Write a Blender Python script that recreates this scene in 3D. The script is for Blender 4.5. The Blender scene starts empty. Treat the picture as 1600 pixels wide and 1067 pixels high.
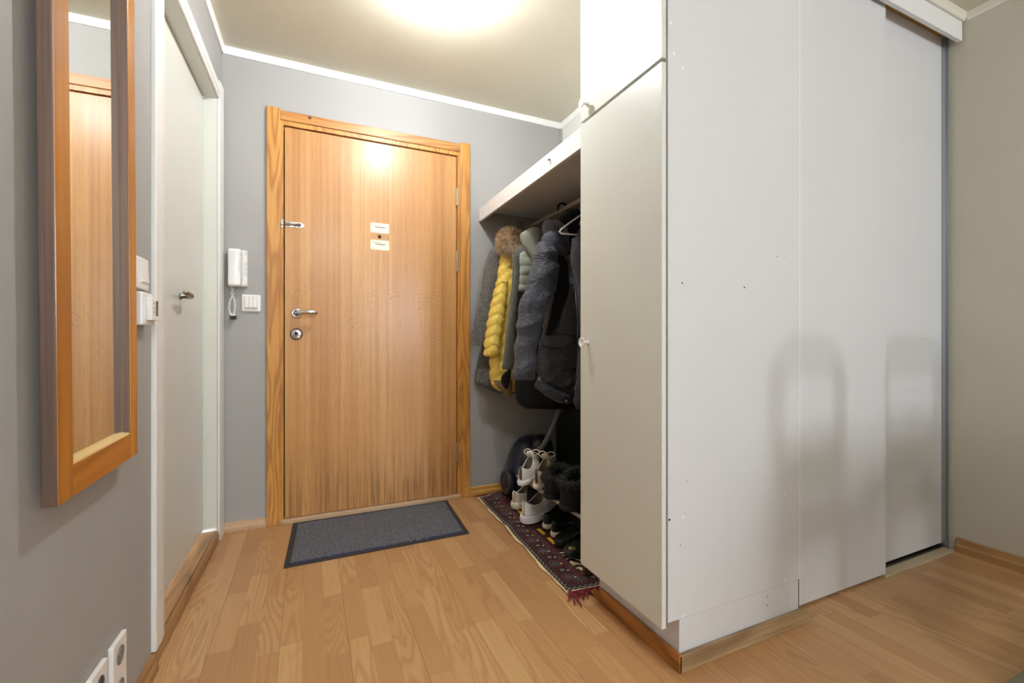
import bpy, math, random
from mathutils import Vector, Matrix, noise
random.seed(7)
C = bpy.context.scene.collection
PI = math.pi
# ------------------------------------------------------------------ camera measurements
F, CX, CY, H = 700.0, 800.0, 533.5, 0.947
TH = math.atan(315/700.0)
SN, CS = math.sin(TH), math.cos(TH)
def ray(u, v):
    r = (u-CX)/F
    return (SN+r*CS, CS-r*SN, (CY-v)/F)
def atY(u, v, y):
    d = ray(u, v); k = y/d[1]; return Vector((k*d[0], y, H+k*d[2]))
def atX(u, v, x):
    d = ray(u, v); k = x/d[0]; return Vector((x, k*d[1], H+k*d[2]))
def lin(c):
    return tuple(((x/255.)/12.92 if x/255. <= .04045 else ((x/255.+.055)/1.055)**2.4) for x in c)+(1.,)
# ------------------------------------------------------------------ materials
class G:
    def __init__(s, name):
        s.m = bpy.data.materials.new(name); s.m.use_nodes = True
        s.t = s.m.node_tree; s.t.nodes.clear()
        s.o = s.t.nodes.new('ShaderNodeOutputMaterial'); s.p = s.t.nodes.new('ShaderNodeBsdfPrincipled')
        s.t.links.new(s.p.outputs[0], s.o.inputs[0])
        s.co = None
    def put(s, sock, v):
        if isinstance(v, bpy.types.NodeSocket): s.t.links.new(v, sock)
        elif v is not None: sock.default_value = v
    def n(s, ty, outs=0, props=None, **ins):
        nd = s.t.nodes.new('ShaderNode'+ty)
        for k, v in (props or {}).items(): setattr(nd, k, v)
        for k, v in ins.items():
            k = k.replace('_', ' ')
            if k.startswith('i') and k[1:].isdigit(): s.put(nd.inputs[int(k[1:])], v)
            else: s.put(nd.inputs[k], v)
        return nd.outputs[outs]
    def math(s, op, a, b=0., c=None):
        nd = s.t.nodes.new('ShaderNodeMath'); nd.operation = op
        s.put(nd.inputs[0], a); s.put(nd.inputs[1], b)
        if c is not None: s.put(nd.inputs[2], c)
        return nd.outputs[0]
    def obj(s):
        if not s.co: s.co = s.n('TexCoord', 3)
        return s.co
    def vmul(s, v, k):
        nd = s.t.nodes.new('ShaderNodeVectorMath'); nd.operation = 'MULTIPLY'
        s.put(nd.inputs[0], v); nd.inputs[1].default_value = k; return nd.outputs[0]
    def vadd(s, v, k):
        nd = s.t.nodes.new('ShaderNodeVectorMath'); nd.operation = 'ADD'
        s.put(nd.inputs[0], v); s.put(nd.inputs[1], k); return nd.outputs[0]
    def xyz(s, v):
        nd = s.t.nodes.new('ShaderNodeSeparateXYZ'); s.put(nd.inputs[0], v); return nd.outputs
    def cmb(s, x, y, z):
        nd = s.t.nodes.new('ShaderNodeCombineXYZ'); s.put(nd.inputs[0], x); s.put(nd.inputs[1], y); s.put(nd.inputs[2], z); return nd.outputs[0]
    def noise(s, v, scale, detail=3., rough=.5, dist=0.):
        return s.n('TexNoise', 0, Vector=v, Scale=scale, Detail=detail, Roughness=rough, Distortion=dist)
    def mix(s, f, a, b, mode='MIX'):
        nd = s.t.nodes.new('ShaderNodeMix'); nd.data_type = 'RGBA'; nd.blend_type = mode
        s.put(nd.inputs[0], f); s.put(nd.inputs[6], a); s.put(nd.inputs[7], b); return nd.outputs[2]
    def ramp(s, f, stops):
        nd = s.t.nodes.new('ShaderNodeValToRGB'); s.put(nd.inputs[0], f)
        e = nd.color_ramp.elements
        while len(e) < len(stops): e.new(.5)
        for i, (p, c) in enumerate(stops): e[i].position = p; e[i].color = c if len(c) == 4 else c+(1,)
        return nd.outputs[0]
    def sm(s, x, a, b):
        nd = s.t.nodes.new('ShaderNodeMapRange'); nd.interpolation_type = 'SMOOTHSTEP'
        s.put(nd.inputs[0], x); nd.inputs[1].default_value = a; nd.inputs[2].default_value = b; return nd.outputs[0]
    def bump(s, h, strength=.3, dist=.002):
        s.put(s.p.inputs['Normal'], s.n('Bump', 0, Strength=strength, Distance=dist, Height=h))
    def done(s, col=None, rough=None, metal=None, coat=None, coatr=.1, sheen=None, spec=None):
        s.put(s.p.inputs['Base Color'], col)
        if rough is not None: s.put(s.p.inputs['Roughness'], rough)
        if metal is not None: s.put(s.p.inputs['Metallic'], metal)
        if coat is not None: s.put(s.p.inputs['Coat Weight'], coat); s.put(s.p.inputs['Coat Roughness'], coatr)
        if sheen is not None: s.put(s.p.inputs['Sheen Weight'], sheen)
        if spec is not None: s.put(s.p.inputs['Specular IOR Level'], spec)
        return s.m
W1 = (1, 1, 1, 1); B1 = (0, 0, 0, 1)
def paint(name, c, rough=.5, scale=8., var=.06, bump=.15, bscale=90., metal=0., spec=None, stretch=(1, 1, 1), dist=.001):
    g = G(name); c = lin(c)
    v = g.vmul(g.obj(), stretch)
    f = g.noise(v, scale, 4.)
    d = tuple(x*(1-var*2) for x in c[:3])+(1,); b = tuple(min(1, x*(1+var)) for x in c[:3])+(1,)
    col = g.mix(f, d, b)
    if bump: g.bump(g.noise(v, bscale, 3.), bump, dist)
    return g.done(col, rough, metal, spec=spec)
def wood(name, c1, c2, c3, axis='Y', ring=5., freq=9., fine=.35, rough=.4, coat=0., seed=0., flame=1., coatr=.15):
    """long-grained timber, grain running along the given axis"""
    g = G(name)
    k = {'X': (.7, 6, 6), 'Y': (6, .7, 6), 'Z': (6, 6, .7)}[axis]
    v = g.vadd(g.obj(), (seed*3.1, seed*1.7, seed*2.3))
    base = g.noise(g.vmul(v, tuple(x*flame for x in k)), 1.3, 2., .4, .3)
    rings = g.math('SINE', g.math('MULTIPLY', base, freq*6.))
    rings = g.math('MULTIPLY_ADD', rings, .5, .5)
    rings = g.math('POWER', rings, 2.)
    kf = {'X': (1.2, 90, 90), 'Y': (90, 1.2, 90), 'Z': (90, 90, 1.2)}[axis]
    fn = g.noise(g.vmul(v, kf), 1.5, 4., .6)
    big = g.noise(g.vmul(v, k), 1., 2.)
    col = g.mix(g.sm(big, .3, .7), lin(c1), lin(c2))
    col = g.mix(g.math('MULTIPLY', rings, .75), col, lin(c3))
    col = g.mix(g.math('MULTIPLY', g.sm(fn, .35, .75), fine), col, lin(c3))
    g.bump(fn, .12, .0006)
    return g.done(col, rough, coat=coat, coatr=coatr)
def veneer(name, c1, c2, c3, rough=.42, coat=.25, coatr=.25):
    """straight striped door veneer, dark flecks and hair scratches"""
    g = G(name); o = g.obj()
    wide = g.noise(g.vmul(o, (9, 9, .25)), 1., 3., .6)
    mid = g.noise(g.vmul(o, (55, 55, .5)), 1., 3., .55)
    fine = g.noise(g.vmul(o, (330, 330, 9)), 1., 2., .5)
    col = g.mix(g.sm(wide, .3, .7), lin(c1), lin(c2))
    col = g.mix(g.math('MULTIPLY', g.sm(mid, .4, .75), .45), col, lin(c3))
    col = g.mix(g.math('MULTIPLY', g.sm(fine, .45, .75), .4), col, lin(c3))
    x, y, z = g.xyz(o)
    # wear of the lower part: darker greasy streaks low on the leaf, scratches around the handle
    low = g.sm(z, .5, .0)
    st = g.noise(g.vmul(o, (70, 70, 2.2)), 1., 3., .6)
    col = g.mix(g.math('MULTIPLY', g.math('MULTIPLY', low, g.sm(st, .42, .62)), .7), col, lin((122, 86, 54)))
    wv = g.n('TexWave', 0, props={'wave_type': 'RINGS', 'rings_direction': 'Y'}, Vector=g.vadd(o, (-.25, 0, -.72)), Scale=14., Distortion=7., Detail=3., Detail_Scale=2.)
    zone = g.math('MULTIPLY', g.sm(z, .75, .95), g.sm(z, 1.36, 1.2))
    sc = g.math('MULTIPLY', g.math('GREATER_THAN', wv, .985), g.math('MULTIPLY', zone, .75))
    sc = g.math('MULTIPLY', sc, g.sm(g.noise(o, 7.), .45, .6))
    col = g.mix(sc, col, lin((150, 95, 55)))
    g.bump(fine, .1, .0004)
    return g.done(col, rough, coat=coat, coatr=coatr)
def fabric(name, c, rough=.8, sheen=.3, weave=900., bump=.25, c2=None, sp=.5, big=9., wr=0.):
    g = G(name); o = g.obj(); c = lin(c)
    c2 = lin(c2) if c2 else tuple(x*.72 for x in c[:3])+(1,)
    f = g.noise(o, big, 4.)
    w = g.noise(o, weave, 2.)
    col = g.mix(g.math('MULTIPLY_ADD', g.sm(w, .35, .65), sp, g.math('MULTIPLY', f, 1-sp)), c2, c)
    if wr:
        q = g.math('ABSOLUTE', g.math('SUBTRACT', g.noise(g.vmul(o, (1, 1, 1.9)), 17., 2., .5, 1.2), .5))
        q2 = g.math('ABSOLUTE', g.math('SUBTRACT', g.noise(g.vmul(o, (1, 1, 1.6)), 42., 2., .5, .8), .5))
        hh = g.math('ADD', g.math('MULTIPLY', g.sm(q, 0., .12), 1.), g.math('MULTIPLY', g.sm(q2, 0., .1), .35))
        g.bump(g.math('MULTIPLY_ADD', w, .03, hh), .55, wr)
    else: g.bump(g.math('ADD', w, g.math('MULTIPLY', g.noise(o, 45., 4.), 2.)), bump, .002)
    return g.done(col, rough, sheen=sheen)

m_wallg = paint('grey_wall_paint', (165, 164, 162), .6, 3., .035, .22, 170., dist=.0012)
m_wallb = paint('beige_wall_paint', (196, 190, 174), .6, 3., .04, .25, 170., dist=.0012)
m_wallw = paint('white_wall_paint', (222, 221, 216), .6, 3., .03, .2, 160.)
m_ceil = paint('ceiling_paint', (216, 210, 191), .7, 3., .04, .2, 60.)
m_white = paint('white_gloss_paint', (232, 232, 230), .35, 6., .02, .08, 60.)
m_trimw = paint('white_trim_paint', (240, 240, 240), .35, 6., .02, .05, 40.)
m_doorw = paint('off_white_door_paint', (216, 218, 210), .33, 4., .03, .1, 50.)
m_creamtrim = paint('cream_trim_paint', (224, 219, 206), .4, 6., .03, .05, 40.)
def panelmat(name, c):
    g = G(name); o = g.obj(); c = lin(c)
    f = g.noise(g.vmul(o, (3, 3, 1.)), 1.2, 4.)
    col = g.mix(f, tuple(x*.93 for x in c[:3])+(1,), c)
    sp = g.n('TexVoronoi', 0, Vector=g.vmul(o, (1, 1, .8)), Scale=7.)
    col = g.mix(g.math('MULTIPLY', g.math('LESS_THAN', sp, .018), .55), col, lin((120, 118, 115)))
    s2 = g.noise(g.vmul(o, (260, 260, 14)), 1., 2.)
    col = g.mix(g.math('MULTIPLY', g.sm(s2, .5, .8), .04), col, lin((160, 158, 156)))
    g.bump(s2, .06, .0005)
    return g.done(col, .38)
m_panel = panelmat('white_board', (214, 214, 216))
m_slide = panelmat('white_sliding_board', (216, 216, 217))
m_alu = paint('aluminium', (168, 172, 178), .35, 30., .03, 0, metal=.9)
m_chrome = paint('chrome', (215, 216, 218), .12, 30., .02, 0, metal=1.)
m_steel = paint('worn_steel', (150, 146, 138), .3, 40., .1, .1, metal=1.)
m_brass = paint('aged_brass', (196, 184, 156), .35, 40., .12, .1, metal=1.)
m_black = paint('black_gap', (14, 12, 10), .8, 20., .1, 0)
m_plast = paint('white_plastic', (240, 240, 239), .25, 20., .01, 0)
m_plastg = paint('grey_plastic_mark', (135, 135, 138), .4, 20., .02, 0)
m_lcd = paint('dark_display', (70, 74, 74), .2, 20., .03, 0)
m_ink = paint('black_ink', (48, 42, 38), .6, 20., .02, 0)
m_blackp = paint('black_plastic', (22, 22, 24), .35, 30., .1, .1)
m_pine = wood('yellow_pine_z', (212, 158, 84), (198, 138, 62), (158, 98, 40), 'Z', freq=14., rough=.4, coat=.15)
m_pinex = wood('yellow_pine_x', (206, 150, 86), (190, 128, 64), (146, 88, 42), 'X', freq=12., rough=.38, coat=.2, seed=2)
m_base1 = wood('orange_skirting', (190, 126, 56), (166, 102, 42), (120, 70, 28), 'Y', freq=7., rough=.4, coat=.1, seed=5)
m_base2 = wood('weathered_skirting', (184, 156, 118), (166, 136, 98), (120, 92, 62), 'X', freq=6., fine=.6, rough=.5, seed=8)
m_base3 = wood('brown_skirting', (182, 140, 94), (164, 122, 76), (124, 88, 52), 'Y', freq=5., rough=.45, seed=11)
m_base4 = wood('pale_skirting', (212, 182, 150), (196, 164, 130), (168, 132, 98), 'X', freq=2., rough=.5, seed=13)
m_base5 = wood('golden_skirting', (214, 168, 94), (200, 150, 78), (170, 118, 56), 'X', freq=2., rough=.4, seed=15)
m_sill = wood('oak_threshold', (178, 136, 90), (160, 118, 74), (118, 82, 48), 'Y', freq=7., rough=.35, coat=.2, seed=17)
m_teak = wood('orange_teak', (208, 140, 44), (192, 122, 34), (150, 88, 22), 'Z', freq=4., fine=.45, rough=.32, coat=.2, seed=21)
m_teaky = wood('orange_teak_rail', (206, 134, 40), (190, 116, 32), (150, 86, 22), 'Y', freq=6., fine=.4, rough=.32, coat=.2, seed=23)
m_walnut = wood('walnut_edge', (128, 104, 90), (100, 80, 70), (62, 46, 42), 'Z', freq=1.6, fine=.6, rough=.5, seed=25)
m_pale = wood('pale_bevel', (232, 204, 150), (224, 192, 132), (200, 164, 104), 'Y', freq=1., fine=.2, rough=.45, seed=27)
m_leaf = veneer('door_veneer', (208, 156, 96), (190, 136, 78), (152, 99, 51))
m_rackw = wood('dark_rack_wood', (96, 72, 46), (80, 58, 36), (50, 36, 22), 'Z', freq=2., rough=.5, seed=31)
m_railw = paint('rail_metal', (150, 140, 126), .45, 30., .08, .1)

def floormat():
    g = G('laminate_strip_floor'); o = g.obj(); x, y, z = g.xyz(o)
    w, L = .0655, .35
    xs = g.math('DIVIDE', g.math('ADD', x, 5.0), w)
    i = g.math('FLOOR', xs)
    r1 = g.n('TexWhiteNoise', 0, props={'noise_dimensions': '1D'}, W=i)
    ys = g.math('DIVIDE', g.math('ADD', y, 9.), L)
    ys = g.math('ADD', ys, g.math('MULTIPLY', r1, 7.3))
    j = g.math('FLOOR', ys)
    wn = g.t.nodes.new('ShaderNodeTexWhiteNoise'); wn.noise_dimensions = '3D'
    g.put(wn.inputs['Vector'], g.cmb(i, j, 3.7)); rv, rc = wn.outputs[0], wn.outputs[1]
    # grain: contours of a stretched smooth noise, shifted strip by strip
    off = g.vmul(rc, (40, 40, 40))
    v = g.vadd(g.vmul(o, (8, .8, 1)), off)
    b = g.noise(v, 1., 1.5, .45, .25)
    ring = g.math('MULTIPLY_ADD', g.math('SINE', g.math('MULTIPLY', b, 150.)), .5, .5)
    ring = g.math('POWER', ring, 2.)
    f1 = g.noise(g.vadd(g.vmul(o, (170, 5, 1)), off), 1., 3., .6)
    f2 = g.noise(g.vadd(g.vmul(o, (30, 2, 1)), off), 1., 3., .6)
    col = g.ramp(rv, [(0., lin((182, 137, 92))), (.3, lin((195, 152, 105))), (.65, lin((207, 166, 117))), (1., lin((188, 144, 97)))])
    grainy = g.math('MULTIPLY', g.sm(g.n('TexWhiteNoise', 0, props={'noise_dimensions': '1D'}, W=g.math('ADD', rv, i)), .35, .6), .5)
    col = g.mix(g.math('MULTIPLY', ring, g.math('ADD', grainy, .06)), col, lin((172, 124, 82)))
    col = g.mix(g.math('MULTIPLY', g.sm(f1, .42, .75), .25), col, lin((168, 120, 78)))
    col = g.mix(g.math('MULTIPLY', g.sm(f2, .4, .7), .22), col, lin((182, 130, 84)))
    fx = g.math('FRACT', xs); fy = g.math('FRACT', ys)
    strip = g.math('LESS_THAN', fx, .02)
    endl = g.math('LESS_THAN', fy, .0035)
    col = g.mix(g.math('MULTIPLY', g.math('MAXIMUM', strip, endl), .35), col, lin((140, 92, 54)))
    board = g.math('LESS_THAN', g.math('FRACT', g.math('DIVIDE', xs, 3.)), .008)
    col = g.mix(g.math('MULTIPLY', board, .6), col, lin((90, 56, 32)))
    g.bump(f1, .05, .0004)
    return g.done(col, .38, coat=.12, coatr=.25)
m_floor = floormat()

def matmat():
    g = G('ribbed_mat_pile'); o = g.obj(); x, y, z = g.xyz(o)
    rib = g.math('MULTIPLY_ADD', g.math('SINE', g.math('MULTIPLY', y, 2*PI/.013)), .5, .5)
    sp = g.noise(o, 300., 3., .7)
    f = g.math('MULTIPLY', g.math('ADD', g.sm(sp, .38, .62), g.math('MULTIPLY', rib, .9)), .52)
    col = g.ramp(f, [(0., lin((34, 34, 40))), (.5, lin((76, 78, 86))), (1., lin((165, 168, 178)))])
    g.bump(g.math('ADD', rib, sp), .5, .003)
    return g.done(col, .95)
m_mat = matmat()
m_matb = paint('mat_rubber_edge', (52, 48, 48), .75, 60., .1, .3, 300.)

def rugmat(Wd, Ld):
    g = G('persian_rug_pattern'); o = g.obj(); x, y, z = g.xyz(o)
    dx = g.math('MINIMUM', x, g.math('SUBTRACT', Wd, x)); dy = g.math('MINIMUM', y, g.math('SUBTRACT', Ld, y))
    d = g.math('MINIMUM', dx, dy)
    side = g.math('LESS_THAN', dx, dy)      # 1: along the long sides, t = y
    t = g.math('ADD', g.math('MULTIPLY', side, y), g.math('MULTIPLY', g.math('SUBTRACT', 1., side), x))
    def cell(per, off): return g.math('SUBTRACT', g.math('MULTIPLY', g.math('FRACT', g.math('DIVIDE', g.math('ADD', t, off), per)), per), per/2)
    vo = g.n('TexVoronoi', 0, Vector=o, Scale=230.); vb = g.n('TexVoronoi', 0, Vector=o, Scale=95.)
    ns = g.noise(o, 160., 3.)
    dark, mar, red = lin((20, 11, 14)), lin((56, 18, 24)), lin((112, 46, 42))
    gry, blu, crm, yel = lin((140, 130, 130)), lin((84, 86, 94)), lin((230, 212, 166)), lin((226, 176, 34))
    # guard stripe: small zigzag of grey on dark
    zz = g.math('ABSOLUTE', cell(.024, 0.)); band = g.math('SUBTRACT', d, g.math('ADD', .011, zz))
    guard = g.mix(g.math('LESS_THAN', g.math('ABSOLUTE', band), .0028), dark, gry)
    guard = g.mix(g.math('MULTIPLY', g.math('LESS_THAN', vo, .22), .7), guard, gry)
    # main border
    q = g.mix(g.sm(ns, .4, .6), dark, mar)
    q = g.mix(g.math('MULTIPLY', g.math('LESS_THAN', g.math('ABSOLUTE', g.math('SUBTRACT', vb, .32)), .05), .7), q, red)
    c1 = cell(.118, .02); dd = g.math('SUBTRACT', d, .066)
    r1 = g.math('SQRT', g.math('ADD', g.math('POWER', c1, 2.), g.math('POWER', dd, 2.)))
    c2 = cell(.118, .079)
    r2 = g.math('SQRT', g.math('ADD', g.math('POWER', c2, 2.), g.math('POWER', dd, 2.)))
    ang = g.math('ARCTAN2', c2, dd)
    pet = g.math('MULTIPLY_ADD', g.math('SINE', g.math('MULTIPLY', ang, 8.)), .006, .021)
    med = g.math('LESS_THAN', r2, pet)
    q = g.mix(g.math('MULTIPLY', med, g.sm(ns, .42, .52)), q, blu)
    q = g.mix(g.math('LESS_THAN', g.math('ABSOLUTE', g.math('SUBTRACT', r2, .028)), .0016), q, red)
    q = g.mix(g.math('LESS_THAN', r1, .0135), q, B1)
    q = g.mix(g.math('LESS_THAN', g.math('ABSOLUTE', g.math('SUBTRACT', r1, .0065)), .003), q, gry)
    c3 = cell(.059, 0.)
    q = g.mix(g.math('LESS_THAN', g.math('ADD', g.math('ABSOLUTE', c3), g.math('ABSOLUTE', g.math('SUBTRACT', dd, .022))), .006), q, crm)
    # inner guard
    ig = g.mix(g.math('LESS_THAN', vo, .3), mar, gry)
    # field: near black with cream scrolls
    wv = g.n('TexWave', 0, props={'wave_type': 'RINGS', 'rings_direction': 'Z'}, Vector=o, Scale=9., Distortion=9., Detail=1.5, Detail_Scale=1.8)
    fl = g.mix(g.math('GREATER_THAN', wv, .78), lin((22, 16, 16)), crm)
    yb = g.math('MULTIPLY', g.math('LESS_THAN', g.math('ABSOLUTE', g.math('SUBTRACT', dx, .148)), g.math('MULTIPLY_ADD', ns, .014, .002)), g.math('GREATER_THAN', y, .36))
    yb = g.math('MULTIPLY', yb, g.math('GREATER_THAN', g.noise(g.cmb(0., y, 0.), 9., 0.), .47))
    inn = g.mix(g.math('GREATER_THAN', y, .30), fl, mar)
    inn = g.mix(yb, inn, yel)
    def step(a, lo, hi_c, thr): return g.mix(g.math('GREATER_THAN', d, thr), lo, hi_c)
    col = step(d, crm, guard, .006)
    col = step(d, col, dark, .032)
    col = step(d, col, red, .0345); col = step(d, col, q, .037)
    col = step(d, col, red, .096); col = step(d, col, ig, .099)
    col = step(d, col, red, .118); col = step(d, col, dark, .121); col = step(d, col, inn, .126)
    g.bump(g.noise(o, 500., 2.), .6, .002)
    return g.done(col, .95)

# ------------------------------------------------------------------ mesh helpers
class MB:
    def __init__(s): s.v = []; s.f = []
    def add(s, vs, fs):
        n = len(s.v); s.v += [Vector(p) for p in vs]; s.f += [tuple(i+n for i in f) for f in fs]; return s
    def box(s, x0, x1, y0, y1, z0, z1):
        return s.hexa([(x0, y0, z0), (x1, y0, z0), (x1, y1, z0), (x0, y1, z0), (x0, y0, z1), (x1, y0, z1), (x1, y1, z1), (x0, y1, z1)])
    def hexa(s, p):
        return s.add(p, [(0, 3, 2, 1), (4, 5, 6, 7), (0, 1, 5, 4), (1, 2, 6, 5), (2, 3, 7, 6), (3, 0, 4, 7)])
    def loft(s, rings, cap0=True, cap1=True, closed=False):
        n = len(rings[0]); vs = [p for r in rings for p in r]; fs = []
        R = len(rings)
        for i in range(R if closed else R-1):
            a = i*n; b = ((i+1) % R)*n
            for k in range(n): fs.append((a+k, a+(k+1) % n, b+(k+1) % n, b+k))
        if not closed:
            if cap0: fs.append(tuple(reversed(range(n))))
            if cap1: fs.append(tuple(range((R-1)*n, R*n)))
        return s.add(vs, fs)
    def cyl(s, p0, p1, r0, r1=None, n=20):
        return s.tube([p0, p1], [r0, r0 if r1 is None else r1], n)
    def tube(s, pts, r, n=8, closed=False):
        pts = [Vector(p) for p in pts]; N = len(pts)
        rs = list(r) if hasattr(r, '__len__') else [r]*N
        rings = []; up = None
        for i, p in enumerate(pts):
            if closed: t = pts[(i+1) % N]-pts[i-1]
            else: t = pts[min(i+1, N-1)]-pts[max(i-1, 0)]
            if t.length < 1e-9: t = Vector((0, 0, 1))
            t.normalize()
            if up is None: up = Vector((0, 0, 1)) if abs(t.z) < .9 else Vector((1, 0, 0))
            a = t.cross(up)
            if a.length < 1e-6: a = t.orthogonal()
            a.normalize(); b = a.cross(t).normalized(); up = b
            rings.append([p+a*math.cos(2*PI*k/n)*rs[i]+b*math.sin(2*PI*k/n)*rs[i] for k in range(n)])
        return s.loft(rings, closed=closed)
    def prism(s, poly, axis, a, b):
        """poly: list of 2D points in the plane normal to axis"""
        f = {'x': lambda p, t: (t, p[0], p[1]), 'y': lambda p, t: (p[0], t, p[1]), 'z': lambda p, t: (p[0], p[1], t)}[axis]
        return s.loft([[f(p, a) for p in poly], [f(p, b) for p in poly]])
    def lathe(s, o, ax, prof, n=28):
        """profile (distance along ax, radius)"""
        o = Vector(o); ax = Vector(ax).normalized(); u = ax.orthogonal().normalized(); w = ax.cross(u)
        return s.loft([[o+ax*t+(u*math.cos(2*PI*k/n)+w*math.sin(2*PI*k/n))*max(r, 1e-5) for k in range(n)] for t, r in prof])
BASE = {}
def fin(me, smooth):
    import bmesh
    bm = bmesh.new(); bm.from_mesh(me); bmesh.ops.recalc_face_normals(bm, faces=bm.faces[:]); bm.to_mesh(me); bm.free()
    if smooth: me.polygons.foreach_set('use_smooth', [True]*len(me.polygons))
def mesh_obj(name, mb, mat, base, smooth, bevel, seg=2):
    me = bpy.data.meshes.new(name)
    me.from_pydata([tuple(p-base) for p in mb.v], [], mb.f); fin(me, smooth)
    me.materials.append(mat)
    o = bpy.data.objects.new(name, me); C.objects.link(o)
    if bevel:
        b = o.modifiers.new('bevel', 'BEVEL'); b.width = bevel; b.segments = seg; b.limit_method = 'ANGLE'; b.angle_limit = math.radians(40)
        if smooth is False and seg > 1: pass
    return o
def props(o, label, cat=None, group=None, kind=None):
    if label: o['label'] = label
    if cat: o['category'] = cat
    if group: o['group'] = group
    if kind: o['kind'] = kind
I4 = Matrix.Identity(4)
def thing(name, label, cat, base=(0, 0, 0), frame=I4, group=None, kind=None):
    o = bpy.data.objects.new(name, None); C.objects.link(o); o.empty_display_size = .05
    b = Vector(base); o.matrix_world = frame @ Matrix.Translation(b)
    props(o, label, cat, group, kind); BASE[o.name] = b; return o
def part(name, mb, mat, t, smooth=False, bevel=0., label=None, seg=2, kind=None):
    b = BASE[t.name]; o = mesh_obj(name, mb, mat, b, smooth, bevel, seg); o.parent = t; BASE[o.name] = b
    props(o, label, kind=kind); return o
def solo(name, mb, mat, label, cat, base=(0, 0, 0), frame=I4, smooth=False, bevel=0., group=None, kind=None, seg=2):
    b = Vector(base); o = mesh_obj(name, mb, mat, b, smooth, bevel, seg)
    o.matrix_world = frame @ Matrix.Translation(b); BASE[o.name] = b; props(o, label, cat, group, kind); return o
def text(name, body, size, mat, t, loc, rot, ital=0., bold=0., label=None):
    cu = bpy.data.curves.new(name, 'FONT'); cu.body = body; cu.size = size; cu.extrude = .0002; cu.shear = ital; cu.offset = bold
    q = bpy.data.objects.new(name+'_tmp', cu); C.objects.link(q)
    bpy.context.view_layer.update()
    me = bpy.data.meshes.new_from_object(q.evaluated_get(bpy.context.evaluated_depsgraph_get())); bpy.data.objects.remove(q); bpy.data.curves.remove(cu)
    me.name = name; me.materials.clear(); me.materials.append(mat)
    o = bpy.data.objects.new(name, me); C.objects.link(o)
    o.parent = t; o.location = Vector(loc)-BASE[t.name]; o.rotation_euler = rot; BASE[o.name] = BASE[t.name]
    return o
def rnd(a, b): return random.uniform(a, b)
def lerp(a, b, t): return a+(b-a)*t

# left wall frame: x = distance off the wall, y = measured from the far corner, z up
LW = Matrix.Translation((-.400, 2.61, 0)) @ Matrix.Rotation(-math.atan(.018), 4, 'Z')
YL = lambda y: y-2.61
ZC = 2.41      # ceiling height
# ------------------------------------------------------------------ shell
S = lambda n, mb, m, lab, cat='wall', **k: solo(n, mb, m, lab, cat, kind='structure', **k)
S('floor', MB().box(-.75, 2.85, -4.3, 2.75, -.1, 0), m_floor, 'light beech strip laminate floor through hall and room', 'floor')
S('ceiling', MB().box(-.75, 2.85, -4.3, 2.75, ZC, ZC+.1), m_ceil, 'beige painted ceiling with a lamp glow', 'ceiling')
dx0, dx1, dz1 = -.142, .828, 2.10
S('wall_far', MB().box(-.7, dx0, 2.615, 2.74, 0, ZC).box(dx1, 1.6, 2.615, 2.74, 0, ZC).box(dx0, dx1, 2.615, 2.74, dz1, ZC), m_wallg, 'grey painted end wall around the wooden entrance door')
wl = MB().box(-.14, 0, YL(-4.3), YL(1.685), 0, ZC).box(-.14, 0, YL(2.505), YL(2.66), 0, ZC).box(-.14, 0, YL(1.685), YL(2.505), 2.095, ZC)
S('wall_left', wl, m_wallg, 'grey painted wall on the left with the mirror', frame=LW)
S('wall_right', MB().box(2.67, 2.8, -4.3, 2.74, 0, ZC), m_wallb, 'beige painted wall right of the sliding doors')
S('wall_niche', MB().box(1.54, 1.6, 1.41, 2.615, 0, ZC), m_wallw, 'white painted wall at the back of the coat niche')
WX0, WX1, WZ0, WZ1 = 1.45, 2.12, .95, 2.1
S('wall_back', MB().box(-.75, WX0, -4.4, -4.25, 0, ZC).box(WX1, 2.8, -4.4, -4.25, 0, ZC).box(WX0, WX1, -4.4, -4.25, 0, WZ0).box(WX0, WX1, -4.4, -4.25, WZ1, ZC), m_wallw, 'white wall behind the camera holding the room window')
win = thing('window_1', 'white framed window in the wall behind the camera', 'window', (1.77, -4.3, WZ0), kind='structure')
part('window_frame', MB().box(WX0, WX0+.05, -4.36, -4.29, WZ0, WZ1).box(WX1-.05, WX1, -4.36, -4.29, WZ0, WZ1).box(WX0+.05, WX1-.05, -4.36, -4.29, WZ0, WZ0+.05).box(WX0+.05, WX1-.05, -4.36, -4.29, WZ1-.05, WZ1), m_white, win)
# cornices
def cov(h=.036, t=.014): return [(0, 0), (t*.5, 0), (t, h*.35), (t, h), (0, h)]
def trimY(n, x, sgn, y0, y1, z, lab, m=m_trimw, frame=I4, h=.036, t=.014):
    p = [(x+sgn*a, z+b) for a, b in cov(h, t)]
    S(n, MB().prism(p, 'y', y0, y1), m, lab, 'trim', frame=frame)
trimY('trim_1', 0, 1, YL(-4.2), YL(2.597), ZC-.036, 'white cornice along the top of the left wall', frame=LW)
S('trim_2', MB().prism([(2.615-a, ZC-.036+b) for a, b in cov(.036, .014)], 'x', -.395, 1.54), m_trimw, 'white cornice above the entrance door', 'trim')
trimY('trim_3', 1.54, -1, 1.41, 2.6, ZC-.04, 'white cornice above the coat shelf', t=.012, h=.04)
trimY('trim_4', 2.67, -1, -4.2, .985, ZC-.036, 'cream cornice along the right wall', m=m_creamtrim)
S('trim_5', MB().prism([(1.0-a, ZC-.036+b) for a, b in cov(.036, .016)], 'x', .93, 2.655), m_creamtrim, 'cream cornice above the sliding door track', 'trim')
S('trim_6', MB().box(1.524, 1.54, 2.597, 2.614, 1.76, ZC-.041), m_wallg, 'thin grey corner strip above the coat shelf', 'trim')
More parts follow.
